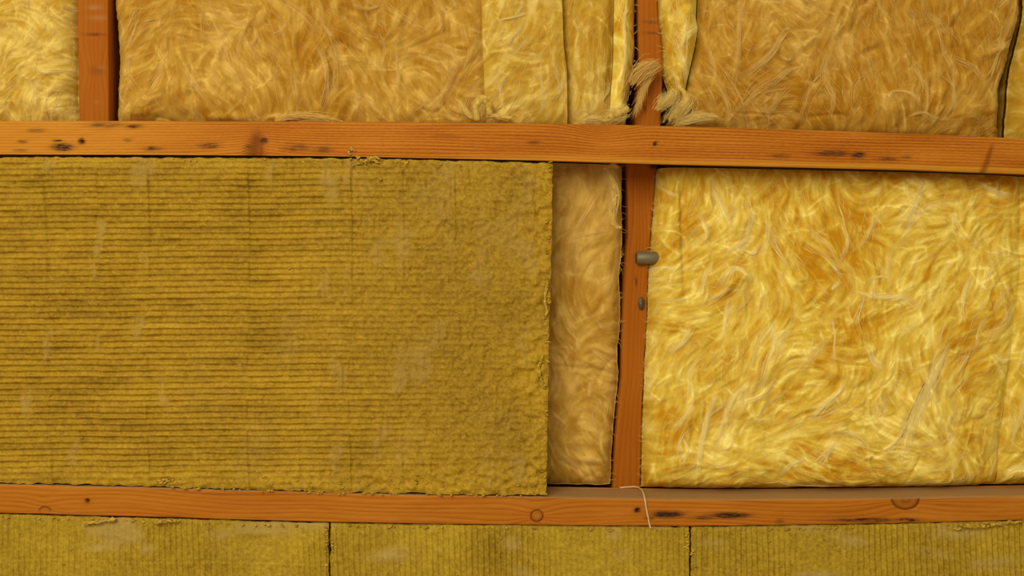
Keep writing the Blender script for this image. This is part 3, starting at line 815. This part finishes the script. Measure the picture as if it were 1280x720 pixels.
b10.fibres(1500, 60, edge=80, sides='l', extra=[([(1173, 425), (1160, 455), (1140, 490), (1125, 530), (1119, 570)], 3, 60, 5, .95), ([(1165, 440), (1150, 470), (1138, 510), (1136, 530)], 5, 40, 4, .8),
    ([(820, 232), (836, 245), (848, 246)], 2, 16, 3, .8), ([(885, 235), (898, 260), (908, 285)], 4, 36, 4, .85), ([(870, 270), (880, 290), (876, 305)], 2, 20, 4, .9), ([(925, 312), (938, 318), (940, 308)], 2, 26, 5, .95), ([(910, 312), (925, 304), (935, 306)], 2, 22, 4, .8),
    ([(932, 350), (918, 336), (905, 340), (895, 360)], 4, 50, 5, .9), ([(884, 330), (876, 350), (872, 370)], 3, 26, 3, .7), ([(905, 360), (890, 372), (875, 380)], 3, 26, 3, .8), ([(898, 420), (902, 395), (908, 375)], 3, 26, 3, .9),
    ([(806, 340), (816, 337), (828, 335), (842, 336)], 1.6, 26, 3, .95), ([(804, 350), (818, 350), (834, 347)], 1.6, 22, 3, .9), ([(975, 410), (965, 418), (958, 430)], 3, 26, 4, .95), ([(1035, 355), (1030, 362), (1042, 350)], 1.5, 22, 5, 1),
    ([(1085, 270), (1078, 290), (1066, 310)], 3, 24, 3, .8), ([(1145, 228), (1132, 258), (1115, 285)], 4, 36, 3, .8), ([(1175, 275), (1182, 270), (1180, 285), (1188, 292)], 1.4, 24, 4, .9), ([(1215, 232), (1232, 242), (1254, 246)], 2, 30, 5, .95), ([(1236, 228), (1232, 240), (1222, 236)], 2, 20, 5, .9),
    ([(1060, 365), (1085, 372), (1110, 372), (1130, 385)], 3, 40, 4, .9), ([(1075, 352), (1090, 346), (1098, 352)], 2, 22, 4, .8), ([(1200, 345), (1192, 370), (1190, 400)], 3, 26, 3, .9), ([(1045, 280), (1050, 305), (1044, 325)], 3, 26, 3, .7),
    ([(890, 490), (880, 515), (870, 560), (866, 590)], 3, 40, 4, .9), ([(890, 560), (900, 520), (915, 490), (945, 470)], 3, 40, 4, .85), ([(898, 558), (908, 552), (908, 540)], 1.2, 24, 5, 1), ([(960, 470), (948, 490), (925, 500), (905, 508)], 3, 34, 3, .8),
    ([(1045, 480), (1028, 495), (1012, 512), (1008, 520)], 2, 36, 5, .95), ([(1035, 545), (1025, 560), (1015, 575)], 6, 46, 4, .85), ([(850, 545), (855, 560), (848, 572)], 2, 24, 4, .9), ([(832, 440), (850, 425), (858, 405)], 4, 30, 3, .8),
    ([(862, 500), (850, 520), (835, 535)], 3, 26, 3, .8), ([(1020, 425), (1005, 440), (988, 455)], 4, 26, 3, .8), ([(955, 400), (962, 425), (960, 440)], 2, 22, 3, .9), ([(1090, 560), (1110, 545), (1120, 520)], 4, 30, 3, .8), ([(1180, 560), (1172, 530), (1180, 505)], 3, 26, 3, .7),
    ([(1230, 440), (1240, 450), (1256, 449)], 2, 28, 4, .8), ([(1070, 430), (1080, 450), (1095, 458)], 4, 30, 3, .8), ([(970, 590), (985, 575), (1000, 572)], 4, 26, 3, .8), ([(1176, 600), (1180, 590), (1178, 580)], 1.5, 18, 4, 1)])
b11 = Batt('glass_wool_batt', 'yellow glass wool batt butted against the large golden batt at a slanting seam', [(190, 1268.4), (300, 1265.4), (340, 1266.4), (400, 1257.4), (470, 1250.4), (540, 1242.4), (640, 1238.4)], 1538, 'batten', 'batten_l',
           0.084, 0.036, 6, 'bright', 1.0, 0.5, 1.0, bumps=[(1262, 590, 22, 8, -.2, 6), (1270, 500, 10, 40, .3, 4)], seed=11, wv=6, el=.2)
b11.fibres(120, 6, extra=[([(1245, 590), (1262, 582), (1278, 580)], 3, 30, 3, .9), ([(1260, 530), (1268, 500), (1279, 470)], 4, 30, 3, .8), ([(1264, 455), (1272, 448), (1279, 446)], 2, 18, 3, .8)])

# ------------------------------------------------------------------ stone wool panels
S_LUMP = blurred(3.0, 2.6, seed=41)
S_LUMP2 = blurred(7, 6, seed=42)
S_VERT = blurred(2.0, 16, seed=43)
S_CRACK = np.exp(-((blurred(5, 20, seed=44) + .12 * blurred(2, 3, seed=54)) / 0.09) ** 2) * sstep(-0.1, 0.7, blurred(10, 14, seed=45))
S_GREY = blurred(9, 22, seed=46)
S_GREY2 = blurred(22, 9, seed=47)
S_ROW = blurred(30, 2.2, seed=48)
S_COL = blurred(2.0, 30, seed=49)
S_GRIT = blurred(1.0, seed=50)
S_BEAD = blurred(4.5, 1.6, seed=51)
S_BEADV = blurred(1.6, 4.5, seed=52)


def crumbs(name, parent, pts, mat, seed, size=(1.2, 3.2), lean=0.0):
    """torn wool crumbs: small lumpy faceted flakes joined into one part"""
    r = np.random.default_rng(seed)
    ico = np.array([(0, 0, 1), (.9, 0, .45), (.28, .85, .45), (-.72, .53, .45), (-.72, -.53, .45), (.28, -.85, .45), (.72, .53, -.45), (-.28, .85, -.45), (-.9, 0, -.45), (-.28, -.85, -.45), (.72, -.53, -.45), (0, 0, -1)])
    fi = [(0, 1, 2), (0, 2, 3), (0, 3, 4), (0, 4, 5), (0, 5, 1), (1, 6, 2), (2, 7, 3), (3, 8, 4), (4, 9, 5), (5, 10, 1), (6, 7, 2), (7, 8, 3), (8, 9, 4), (9, 10, 5), (10, 6, 1), (11, 7, 6), (11, 8, 7), (11, 9, 8), (11, 10, 9), (11, 6, 10)]
    Vs, Fs, Ts, Gs = [], [], [], []
    for i, (x, y, d) in enumerate(pts):
        sz = r.uniform(*size); sc3 = np.array([r.uniform(.9, 1.9), r.uniform(.35, .7), r.uniform(.35, .9)]) * sz * S; sc3[1] = min(sc3[1], 0.0016)
        v = ico * (1 + np.clip(r.normal(0, .38, (12, 1)), -.7, .8))
        a = r.normal(0, .35) + lean; ca, sa = math.cos(a), math.sin(a)
        v = v * sc3
        v = np.stack([v[:, 0] * ca - v[:, 2] * sa, v[:, 1], v[:, 0] * sa + v[:, 2] * ca], -1)
        Vs.append(v + W(x, y, d, 0.0)); Fs += [tuple(12 * i + k for k in f) for f in fi]
        Ts.append(np.full(12, r.uniform(-1, 1.5))); Gs.append(np.full(12, r.random() < .12))
    o = mesh_obj(name, np.concatenate(Vs), np.array(Fs), mat, parent, attrs=dict(tint=np.concatenate(Ts), grey=np.concatenate(Gs) * .7))
    o['kind'] = 'stuff'
    return o


def panel(label, left, right, top, bot, height, d0, thick, mat, seed, rag=0.7, fine=1.3, group='stone wool panels'):
    L, R, T, B = [pl(p) for p in (left, right, top, bot)]
    le = lambda y: L(y) + rag * (.4 * samp(S_LUMP, 0 * y + 100 + seed * 41, y) + .4 * samp(S_GRIT, 0 * y + 100 + seed * 41, y))
    re = lambda y: R(y) + rag * (.4 * samp(S_LUMP, 0 * y + 600 + seed * 41, y) + .4 * samp(S_GRIT, 0 * y + 600 + seed * 41, y))
    te = lambda x: np.maximum(T(x) + rag * 0.7 * samp(S_LUMP, x, 0 * x + 100 + seed * 29), np.where(T(x) > 500, bot_l(x), bot_u(x)) + 0.6)
    be = lambda x: np.where(B(x) < 700, np.minimum(B(x) + rag * 0.9 * samp(S_LUMP, x, 0 * x + 400 + seed * 29), top_l(x) - 0.5), B(x))
    ya, yb = T(np.array([0, 640, 1280.])).min(), B(np.array([0, 640, 1280.])).max()
    yy = samples(ya, yb, -4, 724, fine, 6)
    xa, xb = L(yy).min(), R(yy).max()
    xx = samples(xa, xb, -4, 1284, fine, 6)
    U, Vv = np.meshgrid((xx - xa) / (xb - xa), (yy - ya) / (yb - ya))
    Y0 = ya + (yb - ya) * Vv
    X = le(Y0) + (re(Y0) - le(Y0)) * U
    Y = te(X) + (be(X) - te(X)) * Vv
    dx = np.minimum(X - le(Y), re(Y) - X); dy = np.minimum(Y - te(X), be(X) - Y)
    h, tint, grey = height(X, Y, dx, dy)
    rnd = 1.8 * (np.exp(-np.maximum(dx, 0) / 1.6) + np.exp(-np.maximum(dy, 0) / 1.6))
    Dd = d0 - (h - rnd) * S
    nr, nc = X.shape
    V1 = W(X, Y, Dd, 0.0).reshape(-1, 3)
    a = np.arange(nr * nc).reshape(nr, nc)
    loop = np.concatenate([a[0, :-1], a[:-1, -1], a[-1, :0:-1], a[:0:-1, 0]])
    rings = [V1]; F = [gridfaces(nr, nc)]; prev = loop; base = len(V1); m = len(loop)
    Xf, Yf, de = X.ravel()[loop], Y.ravel()[loop], Dd.ravel()[loop]
    for f in (0.1, 0.35, 1.0):
        rings.append(W(Xf, Yf, de + (thick + d0 - de) * f, 0.0))
        cur = np.arange(m) + base; base += m
        F.append(np.stack([prev, np.roll(prev, -1), np.roll(cur, -1), cur], -1)[:, ::-1])
        prev = cur
    ex = lambda q: np.concatenate([q.ravel()] + [q.ravel()[loop]] * 3)
    o = mesh_obj('stone_wool_panel', np.concatenate(rings), np.concatenate(F), M[mat], attrs=dict(tint=ex(tint), grey=ex(grey)))
    tag(o, label, 'insulation panel', group)
    o_edges = (le, re, te, be)
    return o, o_edges


GREYS = [(126, 292, 5, 14, -.1), (122, 315, 8, 10, .5), (118, 335, 4, 12, 0), (60, 436, 5, 22, -.25), (122, 428, 5, 14, -.15), (170, 408, 9, 13, -.3), (205, 492, 7, 22, .25), (93, 560, 4, 20, -.3), (32, 505, 7, 16, 0), (38, 520, 6, 8, 0),
         (175, 215, 14, 14, 0), (412, 228, 10, 26, .1), (432, 215, 8, 18, -.1), (422, 468, 9, 24, .1), (405, 350, 6, 20, 0), (470, 325, 9, 20, .2), (548, 425, 10, 18, -.4), (498, 470, 10, 26, 0), (478, 548, 9, 22, -.2), (420, 575, 8, 16, -.2), (525, 450, 16, 30, 0),
         (560, 215, 14, 12, 0), (660, 235, 10, 22, 0), (655, 430, 8, 26, 0), (660, 320, 12, 22, 0), (600, 345, 16, 16, 0), (338, 212, 6, 20, 0), (62, 205, 8, 10, 0), (180, 330, 6, 14, .3), (300, 465, 5, 8, 0), (500, 300, 14, 26, 0), (650, 585, 14, 18, 0)]


def h_main(x, y, dx, dy):
    # horizontal pressed ribs, fading out towards the flat, cracked side
    seam = np.array([-200, -130, -66, -2, 60, 124, 186, 249, 311, 375, 439, 504, 569, 632.])
    sx = x - (y - 400) * 0.035 * sstep(240, 0, x) + 0.9 * samp(S_COL, 0 * x + 50, y)
    k = np.clip(np.searchsorted(seam, sx.ravel()).reshape(sx.shape), 0, len(seam))
    ph = (np.arange(len(seam) + 2) * 0.37 % 1.0) * 0.9
    yw = y + 0.15 * samp(N30b, x, y) + 0.35 * samp(N60b, x, y) + ph[k] + 0.006 * (x - 300)
    rib = np.cos(2 * math.pi * yw / 7.45)
    rib = 2 * ((1 + rib) / 2) ** 1.7 - 0.8
    amp = 1.85 * (1 - 0.88 * sstep(330, 600, x + 26 * samp(N60b, x, y))) * (1 - 0.75 * sstep(44, 14, y * 0 + (615 - y))) * (0.95 + 0.12 * samp(S_LUMP2, x, y)) * (1 - .45 * sstep(30, 0, y - 195))
    g = np.zeros(x.shape)
    raised = np.zeros(x.shape)
    for (gx, gy, rx, ry, an) in GREYS:
        ca, sa = math.cos(an), math.sin(an)
        xw_, yw_ = x + 2.2 * samp(S_LUMP2, x, y), y + 5 * samp(S_LUMP2, x + 90, y)
        p, q = (xw_ - gx) * ca - (yw_ - gy) * sa, (xw_ - gx) * sa + (yw_ - gy) * ca
        e = np.exp(-((p / rx) ** 2 + (q / ry) ** 2) ** 2.4)
        g = np.maximum(g, e * (0.70 + 0.25 * samp(S_LUMP, x, y)))
        if rx < 11: raised = raised + e * (1.5 + 0.8 * samp(S_LUMP2, x, y) + 1.0 * samp(S_VERT, x, y) + 0.10 * p)
    g2 = sstep(0.6, 2.4, samp(S_GREY, x, y) + 0.3 * samp(S_LUMP2, x, y)) * 0.45 * sstep(120, 520, x)
    grey = np.clip(0.62 * np.maximum(g, g2), 0, 0.5)
    amp = amp * (1 - 0.85 * np.clip(grey * 2.2, 0, 1))
    h = amp * (rib + 0.30 * samp(S_BEAD, x, y))
    # upright seams between the pressed strips
    for i, s0 in enumerate(seam):
        w = 1.4; major = 1.0 if i % 2 == 0 else 0.45
        h = h + 1.4 * major * (1.2 * np.exp(-((sx - s0 + 1.6) / w) ** 2) - 0.9 * np.exp(-((sx - s0 - 0.9) / w) ** 2)) * (0.6 + 0.4 * samp(S_LUMP2, 0 * x + 300, y)) * (1 - 0.6 * sstep(450, 620, x))
    flat = sstep(360, 560, x)
    low = sstep(560, 605, y + 5 * samp(N30b, x, y)); rgt = sstep(632, 672, x + 5 * samp(N30b, x, y)); up = sstep(214, 196, y)
    rough = np.clip(low + rgt + 0.7 * up, 0, 1.3)
    h = h + (0.28 + 0.65 * rough + 0.34 * flat) * samp(S_LUMP, x, y) + 0.5 * rough * samp(S_LUMP2, x, y) + 0.7 * samp(N30, x, y)
    h = h + (0.14 + 0.12 * flat) * samp(S_VERT, x, y) + (0.20 + .14 * flat) * samp(S_GRIT, x, y) + 0.7 * raised
    h = h - (0.8 + 1.9 * flat + 0.6 * rough) * samp(S_CRACK, x, y)
    tint = 0.25 * samp(S_GRIT, x, y) + 0.25 * samp(S_ROW, x, y) * (1 - flat) + 0.12 * samp(N30b, x, y) - 0.25 * flat + 0.5 * rough
    return h, tint, grey


pm, (ple, pre, pte, pbe) = panel('large stone wool panel with horizontal pressed ribs, seated between the two battens',
    [(190, -258), (640, -258)], [(190, 690.5), (250, 690), (300, 689.5), (400, 687), (450, 685.5), (520, 684.5), (625, 683)],
    [(-260, 196), (0, 196), (200, 196.5), (400, 197.5), (560, 200), (690, 203.5)], [(-260, 598.5), (0, 603.5), (120, 606.8), (200, 609), (300, 612.2), (420, 615.5), (560, 618), (640, 619), (690, 619.6)],
    h_main, 0.001, 0.060, 'stone', 1)
r2 = np.random.default_rng(91)
pts = []
for x in r2.uniform(200, 683, 60): pts.append((x, float(pbe(np.array(x))) + r2.uniform(-2.5, 0.8), -0.0030 + r2.uniform(-.0006, .0006)))
for x in r2.uniform(0, 690, 40): pts.append((x, float(pte(np.array(x))) + r2.uniform(2.5, 5), 0.0008))
for y in r2.uniform(200, 618, 90): pts.append((float(pre(np.array(y))) + r2.uniform(-7, 0.3), y, 0.0005 + r2.uniform(-.001, .001)))
for _ in range(30): pts.append((205 + r2.normal(0, 8), 603 + r2.normal(0, 3), 0.0))
for _ in range(50):
    x = r2.uniform(250, 690); pts.append((x, float(pbe(np.array(x))) - 5 - abs(r2.normal(0, 10)), 0.0005))
for _ in range(16): pts.append((r2.uniform(0, 690), r2.uniform(200, 595), 0.0005))
crumbs('edge_crumbs', pm, pts, M['crumb'], 5, (0.8, 2.2))
# torn flap on the free edge of the panel
fl = []
for y in np.linspace(352, 392, 30): fl.append((684.5 - 3 * math.sin((y - 352) / 40 * math.pi) + r2.normal(0, .7), y, -0.0012))
crumbs('torn_flap', pm, fl, M['crumb'], 6, (1.8, 3.0), 1.45)
fl = []
for y in np.linspace(446, 478, 18): fl.append((678 - 4 * math.sin((y - 446) / 32 * 3) + r2.normal(0, .6), y, -0.0012))
crumbs('torn_flap', pm, fl, M['crumb'], 8, (1.2, 2.4), 1.45)


def h_low(x, y, dx, dy):
    xw = x + 0.5 * samp(N30b, x, y) + 0.6 * samp(N60b, x, y) - 0.02 * (y - 690)
    rib = 2 * ((1 + np.cos(2 * math.pi * xw / 7.0)) / 2) ** 1.5 - 0.85
    near = sstep(0, 14, y - bot_l(x))
    amp = 1.45 * (0.35 + 0.65 * near) * np.clip(0.8 + 0.3 * samp(N30, x, y), 0.1, 1.2)
    g = sstep(0.9, 2.3, samp(S_GREY2, x, y)) * 0.7
    for (gx, gy, rx, ry) in ((125, 685, 22, 5), (182, 686, 9, 6), (300, 660, 8, 7), (640, 681, 9, 8), (768, 668, 8, 10), (1225, 705, 12, 5), (1248, 702, 8, 4), (1200, 668, 30, 6), (1180, 665, 8, 7), (130, 655, 14, 5)):
        g = np.maximum(g, 0.75 * np.exp(-(((x - gx) / rx) ** 2 + ((y - gy) / ry) ** 2)))
    amp = amp * (1 - 0.75 * np.clip(g * 1.2, 0, 1))
    h = amp * (rib + 0.22 * samp(S_BEADV, x, y)) + 0.22 * samp(S_LUMP, x, y) + 0.15 * samp(S_GRIT, x, y) + 0.8 * samp(N30, x, y) + 0.3 * samp(S_LUMP2, x, y)
    h = h + 0.8 * g * (0.5 + 0.5 * samp(S_LUMP2, x, y)) - 0.9 * samp(S_CRACK, x + 333, y)
    row = 703 + 2 * samp(N60b, x, 0 * y + 400)
    h = h + 0.5 * (np.exp(-((y - row) / 1.5) ** 2) - np.exp(-((y - row + 2.5) / 1.5) ** 2)) * sstep(450, 380, x)
    tint = 0.25 * samp(S_GRIT, x, y) + 0.12 * samp(S_COL, x, y) + 0.15 * samp(N30b, x, y)
    return h, tint, np.clip(g, 0, .8)


LOWP = [('ribbed stone wool panel with a lifted shred, under the crescent mark on the batten', -258, 410),
        ('ribbed stone wool panel between two joints, under the pale thread', 412.5, 862),
        ('ribbed stone wool panel torn along its top, under the oval knot of the dusty batten', 864.5, 1538)]
gap = lambda x: bot_l(x) + np.interp(x, [0, 300, 420, 640, 860, 1000, 1280], [2.2, 2.5, 2.4, 1.2, 1.6, 1.4, 1.0])
for i, (lb_, xa, xb) in enumerate(LOWP):
    xs = np.linspace(xa, xb, 30)
    o, (qle, qre, qte, qbe) = panel(lb_, [(600, xa), (900, xa)], [(600, xb), (900, xb)], [(x, float(gap(x))) for x in xs], [(-260, 886), (1540, 886)], h_low, 0.003, 0.060, 'stone_low', 10 + i, rag=0.6, fine=1.35)
    pts = []
    for x in r2.uniform(max(xa, 0), min(xb, 1280), 45): pts.append((x, float(qte(np.array(x))) + r2.uniform(2.6, 5), 0.0022))
    for y in r2.uniform(656, 720, 14):
        for e in (xa, xb):
            if 0 < e < 1280: pts.append((e + (2.5 if e == xa else -2.5) + r2.normal(0, .8), y, 0.002))
    for _ in range(6): pts.append((r2.uniform(max(xa, 0), min(xb, 1280)), r2.uniform(660, 720), 0.002))
    crumbs('edge_crumbs', o, pts, M['crumb'], 20 + i, (0.8, 2.2))
    if i == 0:
        sh = [(107 + 34 * t + r2.normal(0, .8), 653.5 - 4.5 * t + r2.normal(0, .7), -0.0035) for t in np.linspace(0, 1, 26)] + [(197 + 28 * t, 652.5 - 3 * t + r2.normal(0, .6), -0.0035) for t in np.linspace(0, 1, 16)]
        crumbs('lifted_shred', o, sh, M['crumb'], 31, (1.4, 2.8))
    if i == 2:
        sh = [(1190 + 90 * t + r2.normal(0, 1), 660 - 9 * t + r2.normal(0, 1.2), -0.0035) for t in np.linspace(0, 1, 36)]
        crumbs('lifted_shred', o, sh, M['crumb'], 32, (1.4, 2.8))

# ------------------------------------------------------------------ loose tufts, metal and thread


def rope(paths, seed, lump=0.25, core=0.85):
    """lumpy rolls of wool: paths of (x, y, d, radius_px) -> verts, faces, tint"""
    r = np.random.default_rng(seed)
    Vs, Fs, Ts, base = [], [], [], 0
    for pts in paths:
        k = 14 * (len(pts) - 1) + 1; sd = 14
        q = smooth_path(pts, k)
        c = W(q[:, 0], q[:, 1], q[:, 2], 0.06)
        T = np.gradient(c, axis=0); T /= np.linalg.norm(T, axis=1, keepdims=True) + 1e-9
        A = np.cross(T, [0, 1, 0]); A /= np.linalg.norm(A, axis=1, keepdims=True) + 1e-9; B = np.cross(T, A)
        an = np.arange(sd) / sd * 2 * math.pi
        nz = r.normal(0, 1, (k, sd))
        for _ in range(2): nz = (nz + np.roll(nz, 1, 0) + np.roll(nz, -1, 0) + np.roll(nz, 1, 1)) / 2.6
        rr = np.maximum(q[:, 3:4], .15) * S * core * (1 + lump * nz)
        rr[0] *= .25; rr[-1] *= .25
        V = c[:, None] + rr[..., None] * (A[:, None] * np.cos(an)[None, :, None] + B[:, None] * np.sin(an)[None, :, None])
        idx = np.arange(k * sd).reshape(k, sd) + base; nx = np.roll(idx, -1, 1)
        Fs.append(np.stack([idx[:-1], nx[:-1], nx[1:], idx[1:]], -1).reshape(-1, 4))
        Vs.append(V.reshape(-1, 3)); Ts.append(np.clip(.62 + .16 * nz, 0, 1).ravel()); base += k * sd
    return np.concatenate(Vs), np.concatenate(Fs), np.concatenate(Ts)


def tuft(label, paths, mat, seed, nf=60, group='loose wool tufts', spread=3.0, lump=0.15, core=0.8):
    V, F, T = rope(paths, seed, lump, core)
    o = mesh_obj('wool_tuft', V, F, M['gw_' + mat], attrs=dict(tint=T))
    tag(o, label, 'wool tuft', group)
    r = np.random.default_rng(seed + 1)
    P, R, TT = [], [], []
    for pts in paths:
        for _ in range(nf):
            q = smooth_path(pts, 9)
            a = r.uniform(0, .5); b = a + r.uniform(.3, .5); i = np.linspace(a, b, 9) * 8
            qq = np.stack([np.interp(i, np.arange(9), q[:, c]) for c in range(4)], -1)
            off = r.normal(0, 1, (2, 2)); t = np.linspace(0, 1, 9)
            w = qq[:, 3] * .9
            x = qq[:, 0] + w * off[0, 0] + spread * off[1, 0] * t ** 2 * .6; y = qq[:, 1] + w * off[0, 1] * .7 + spread * off[1, 1] * t ** 2 * .6
            P.append(W(x, y, qq[:, 2] - np.abs(r.normal(0, .6)) * qq[:, 3] * S, 0.06)); R.append(.24 * S * (1 - .7 * t)); TT.append(r.uniform(.3, 1))
    tubes('loose_fibres', np.array(P), np.array(R), np.array(TT), M['fb_' + mat], o)
    return o


tuft('thick curled roll of pale wool on the batten beside the wide tan batt',
     [[(575, 126, .052, 1.4), (580, 137, .05, 2.4), (588, 147, .05, 3.4), (596, 151, .055, 3)], [(597, 153, .05, 4.2), (596, 136, .046, 5), (603, 126, .044, 5), (611, 132, .046, 4.5), (612, 146, .05, 4)], [(612, 146, .05, 3), (624, 147, .05, 2.6), (640, 150, .05, 2.2)]], 'pale', 61, 40, lump=.05, core=.95)
tuft('feathery wool tuft draped across the bowed stud above the batten',
     [[(790, 108, .05, 4), (797, 96, .048, 6), (808, 87, .047, 6.5), (819, 84, .05, 4), (824, 87, .055, 1.5)], [(818, 88, .05, 2), (808, 104, .052, 1.6), (800, 124, .055, 1), (790, 150, .058, .3)]], 'tan', 62, 320, spread=5, core=.35)
tuft('pale wool wad pressed onto the batten at the foot of the folded strip',
     [[(757, 152, .05, 4), (766, 146, .046, 7), (777, 142, .046, 6.5), (784, 136, .05, 3)], [(730, 152, .055, 2), (744, 150, .05, 4), (757, 153, .05, 3)]], 'pale', 63, 160, lump=.1, core=.85)
tuft('yellow wool clump crumpled on the batten at the far side of the bowed stud',
     [[(820, 138, .052, 3), (828, 130, .048, 5), (836, 122, .05, 5), (840, 114, .055, 3)], [(836, 152, .055, 5), (848, 140, .048, 8), (856, 128, .05, 6), (852, 112, .055, 4)], [(846, 156, .055, 4), (862, 150, .05, 5), (880, 147, .05, 5), (898, 148, .055, 3)]], 'pale', 64, 220, lump=.16, core=.75)
tuft('twisted strip of frayed wool dangling from the batten over the narrow tan strip',
     [[(757, 208, .047, 2), (757, 214, .047, 3), (763, 226, .047, 3.4), (768, 240, .049, 4), (767, 256, .049, 4.4), (764, 272, .047, 3.2), (766, 283, .045, 2.6), (775, 285, .045, 2)], [(757, 211, .046, 1), (766, 208, .045, 1.6), (769, 211, .046, 1)]], 'pale', 65, 120, lump=.3, core=.75)
tuft('little wool fringe caught on the batten below the oval seam of the wide tan batt',
     [[(345, 152, .055, 2), (365, 147, .05, 3.6), (385, 147, .05, 4), (408, 149, .05, 3), (430, 153, .055, 1.4)]], 'tan', 66, 140, core=.8)

# yellow crumbs caught at the lower edge of the upper batten
r3 = np.random.default_rng(17)
pts = [(441 + r3.normal(0, 2), 188 + r3.normal(0, 2.5), -.002) for _ in range(8)] + [(445 + 3 * r3.normal(), 196 + r3.normal(0, 1.5), -.002) for _ in range(7)] + [(444 + 30 * t + r3.normal(0, 1.5), 206 - 7 * t + r3.normal(0, 1.5), -.002) for t in np.linspace(0, 1, 22)] + [(460 + 15 * t, 199 - 3 * t + r3.normal(0, 1), -.003) for t in np.linspace(0, 1, 8)]
V0 = crumbs('wool_shred', None, pts, M['crumb'], 71, (1.0, 2.4))
tag(V0, 'yellow crumbly shred of stone wool caught under the mould-flecked batten', 'wool shred', None, 'thing')


def cyl(name, x, y, d, rx, rz, length, axis, mat, parent=None, sides=20, bevel=0.12):
    """bevelled round bar; axis 'x' along the wall, 'y' out of the wall"""
    c = W(x, y, d, d)
    prof = [(0, 0), (1 - bevel, 0), (1, bevel * rx), (1, length - bevel * rx), (1 - bevel, length), (0, length)]
    V, F = [], []
    for k in range(sides):
        a = 2 * math.pi * k / sides
        for (r, l) in prof:
            if axis == 'x': V.append((c[0] + l, c[1] + r * rx * math.cos(a), c[2] + r * rz * math.sin(a)))
            else: V.append((c[0] + r * rx * math.cos(a), c[1] - l, c[2] + r * rz * math.sin(a)))
    n = len(prof)
    for k in range(sides):
        for j in range(n - 1):
            F.append((k * n + j, ((k + 1) % sides) * n + j, ((k + 1) % sides) * n + j + 1, k * n + j + 1))
    return mesh_obj(name, V, F, mat, parent)


stub = cyl('metal_stub', 795.5, 322.5, 0.066, 0.0085, 0.0085, 0.030, 'x', M['metal'])
tag(stub, 'short grey metal stub poking out of the golden batt across the stud', 'metal stub')
ring = cyl('rim', 794.8, 322.5, 0.066, 0.0072, 0.0072, 0.004, 'x', M['screw'], stub)
scr = cyl('screw', 801.5, 379.5, 0.0735, 0.0044, 0.0085, 0.003, 'y', M['screw'])
tag(scr, 'dark screw head driven into the bowed stud under the metal stub', 'screw')
cyl('recess', 801.5, 379.0, 0.0704, 0.0012, 0.0012, 0.0006, 'y', M['metal'], scr, 8)

tp_ = smooth_path([(775, 609.5, .068, 0), (790, 608.5, .066, 0), (798, 609.5, .06, 0), (803.5, 615, .02, 0), (806, 624, -.0012, 0), (808, 636, -.0016, 0), (810, 646, -.0014, 0), (812, 656, -.001, 0), (813, 660, -.001, 0)], 60)
c = W(tp_[:, 0], tp_[:, 1], tp_[:, 2])
c = c[None]
thread = tubes('thread', c, np.full((1, 60), 0.0008), np.array([.8]), M['thread'], None, 6, 1.0)
tag(thread, 'pale thread hanging over the dusty batten at the foot of the bowed stud', 'thread', None, 'thing')
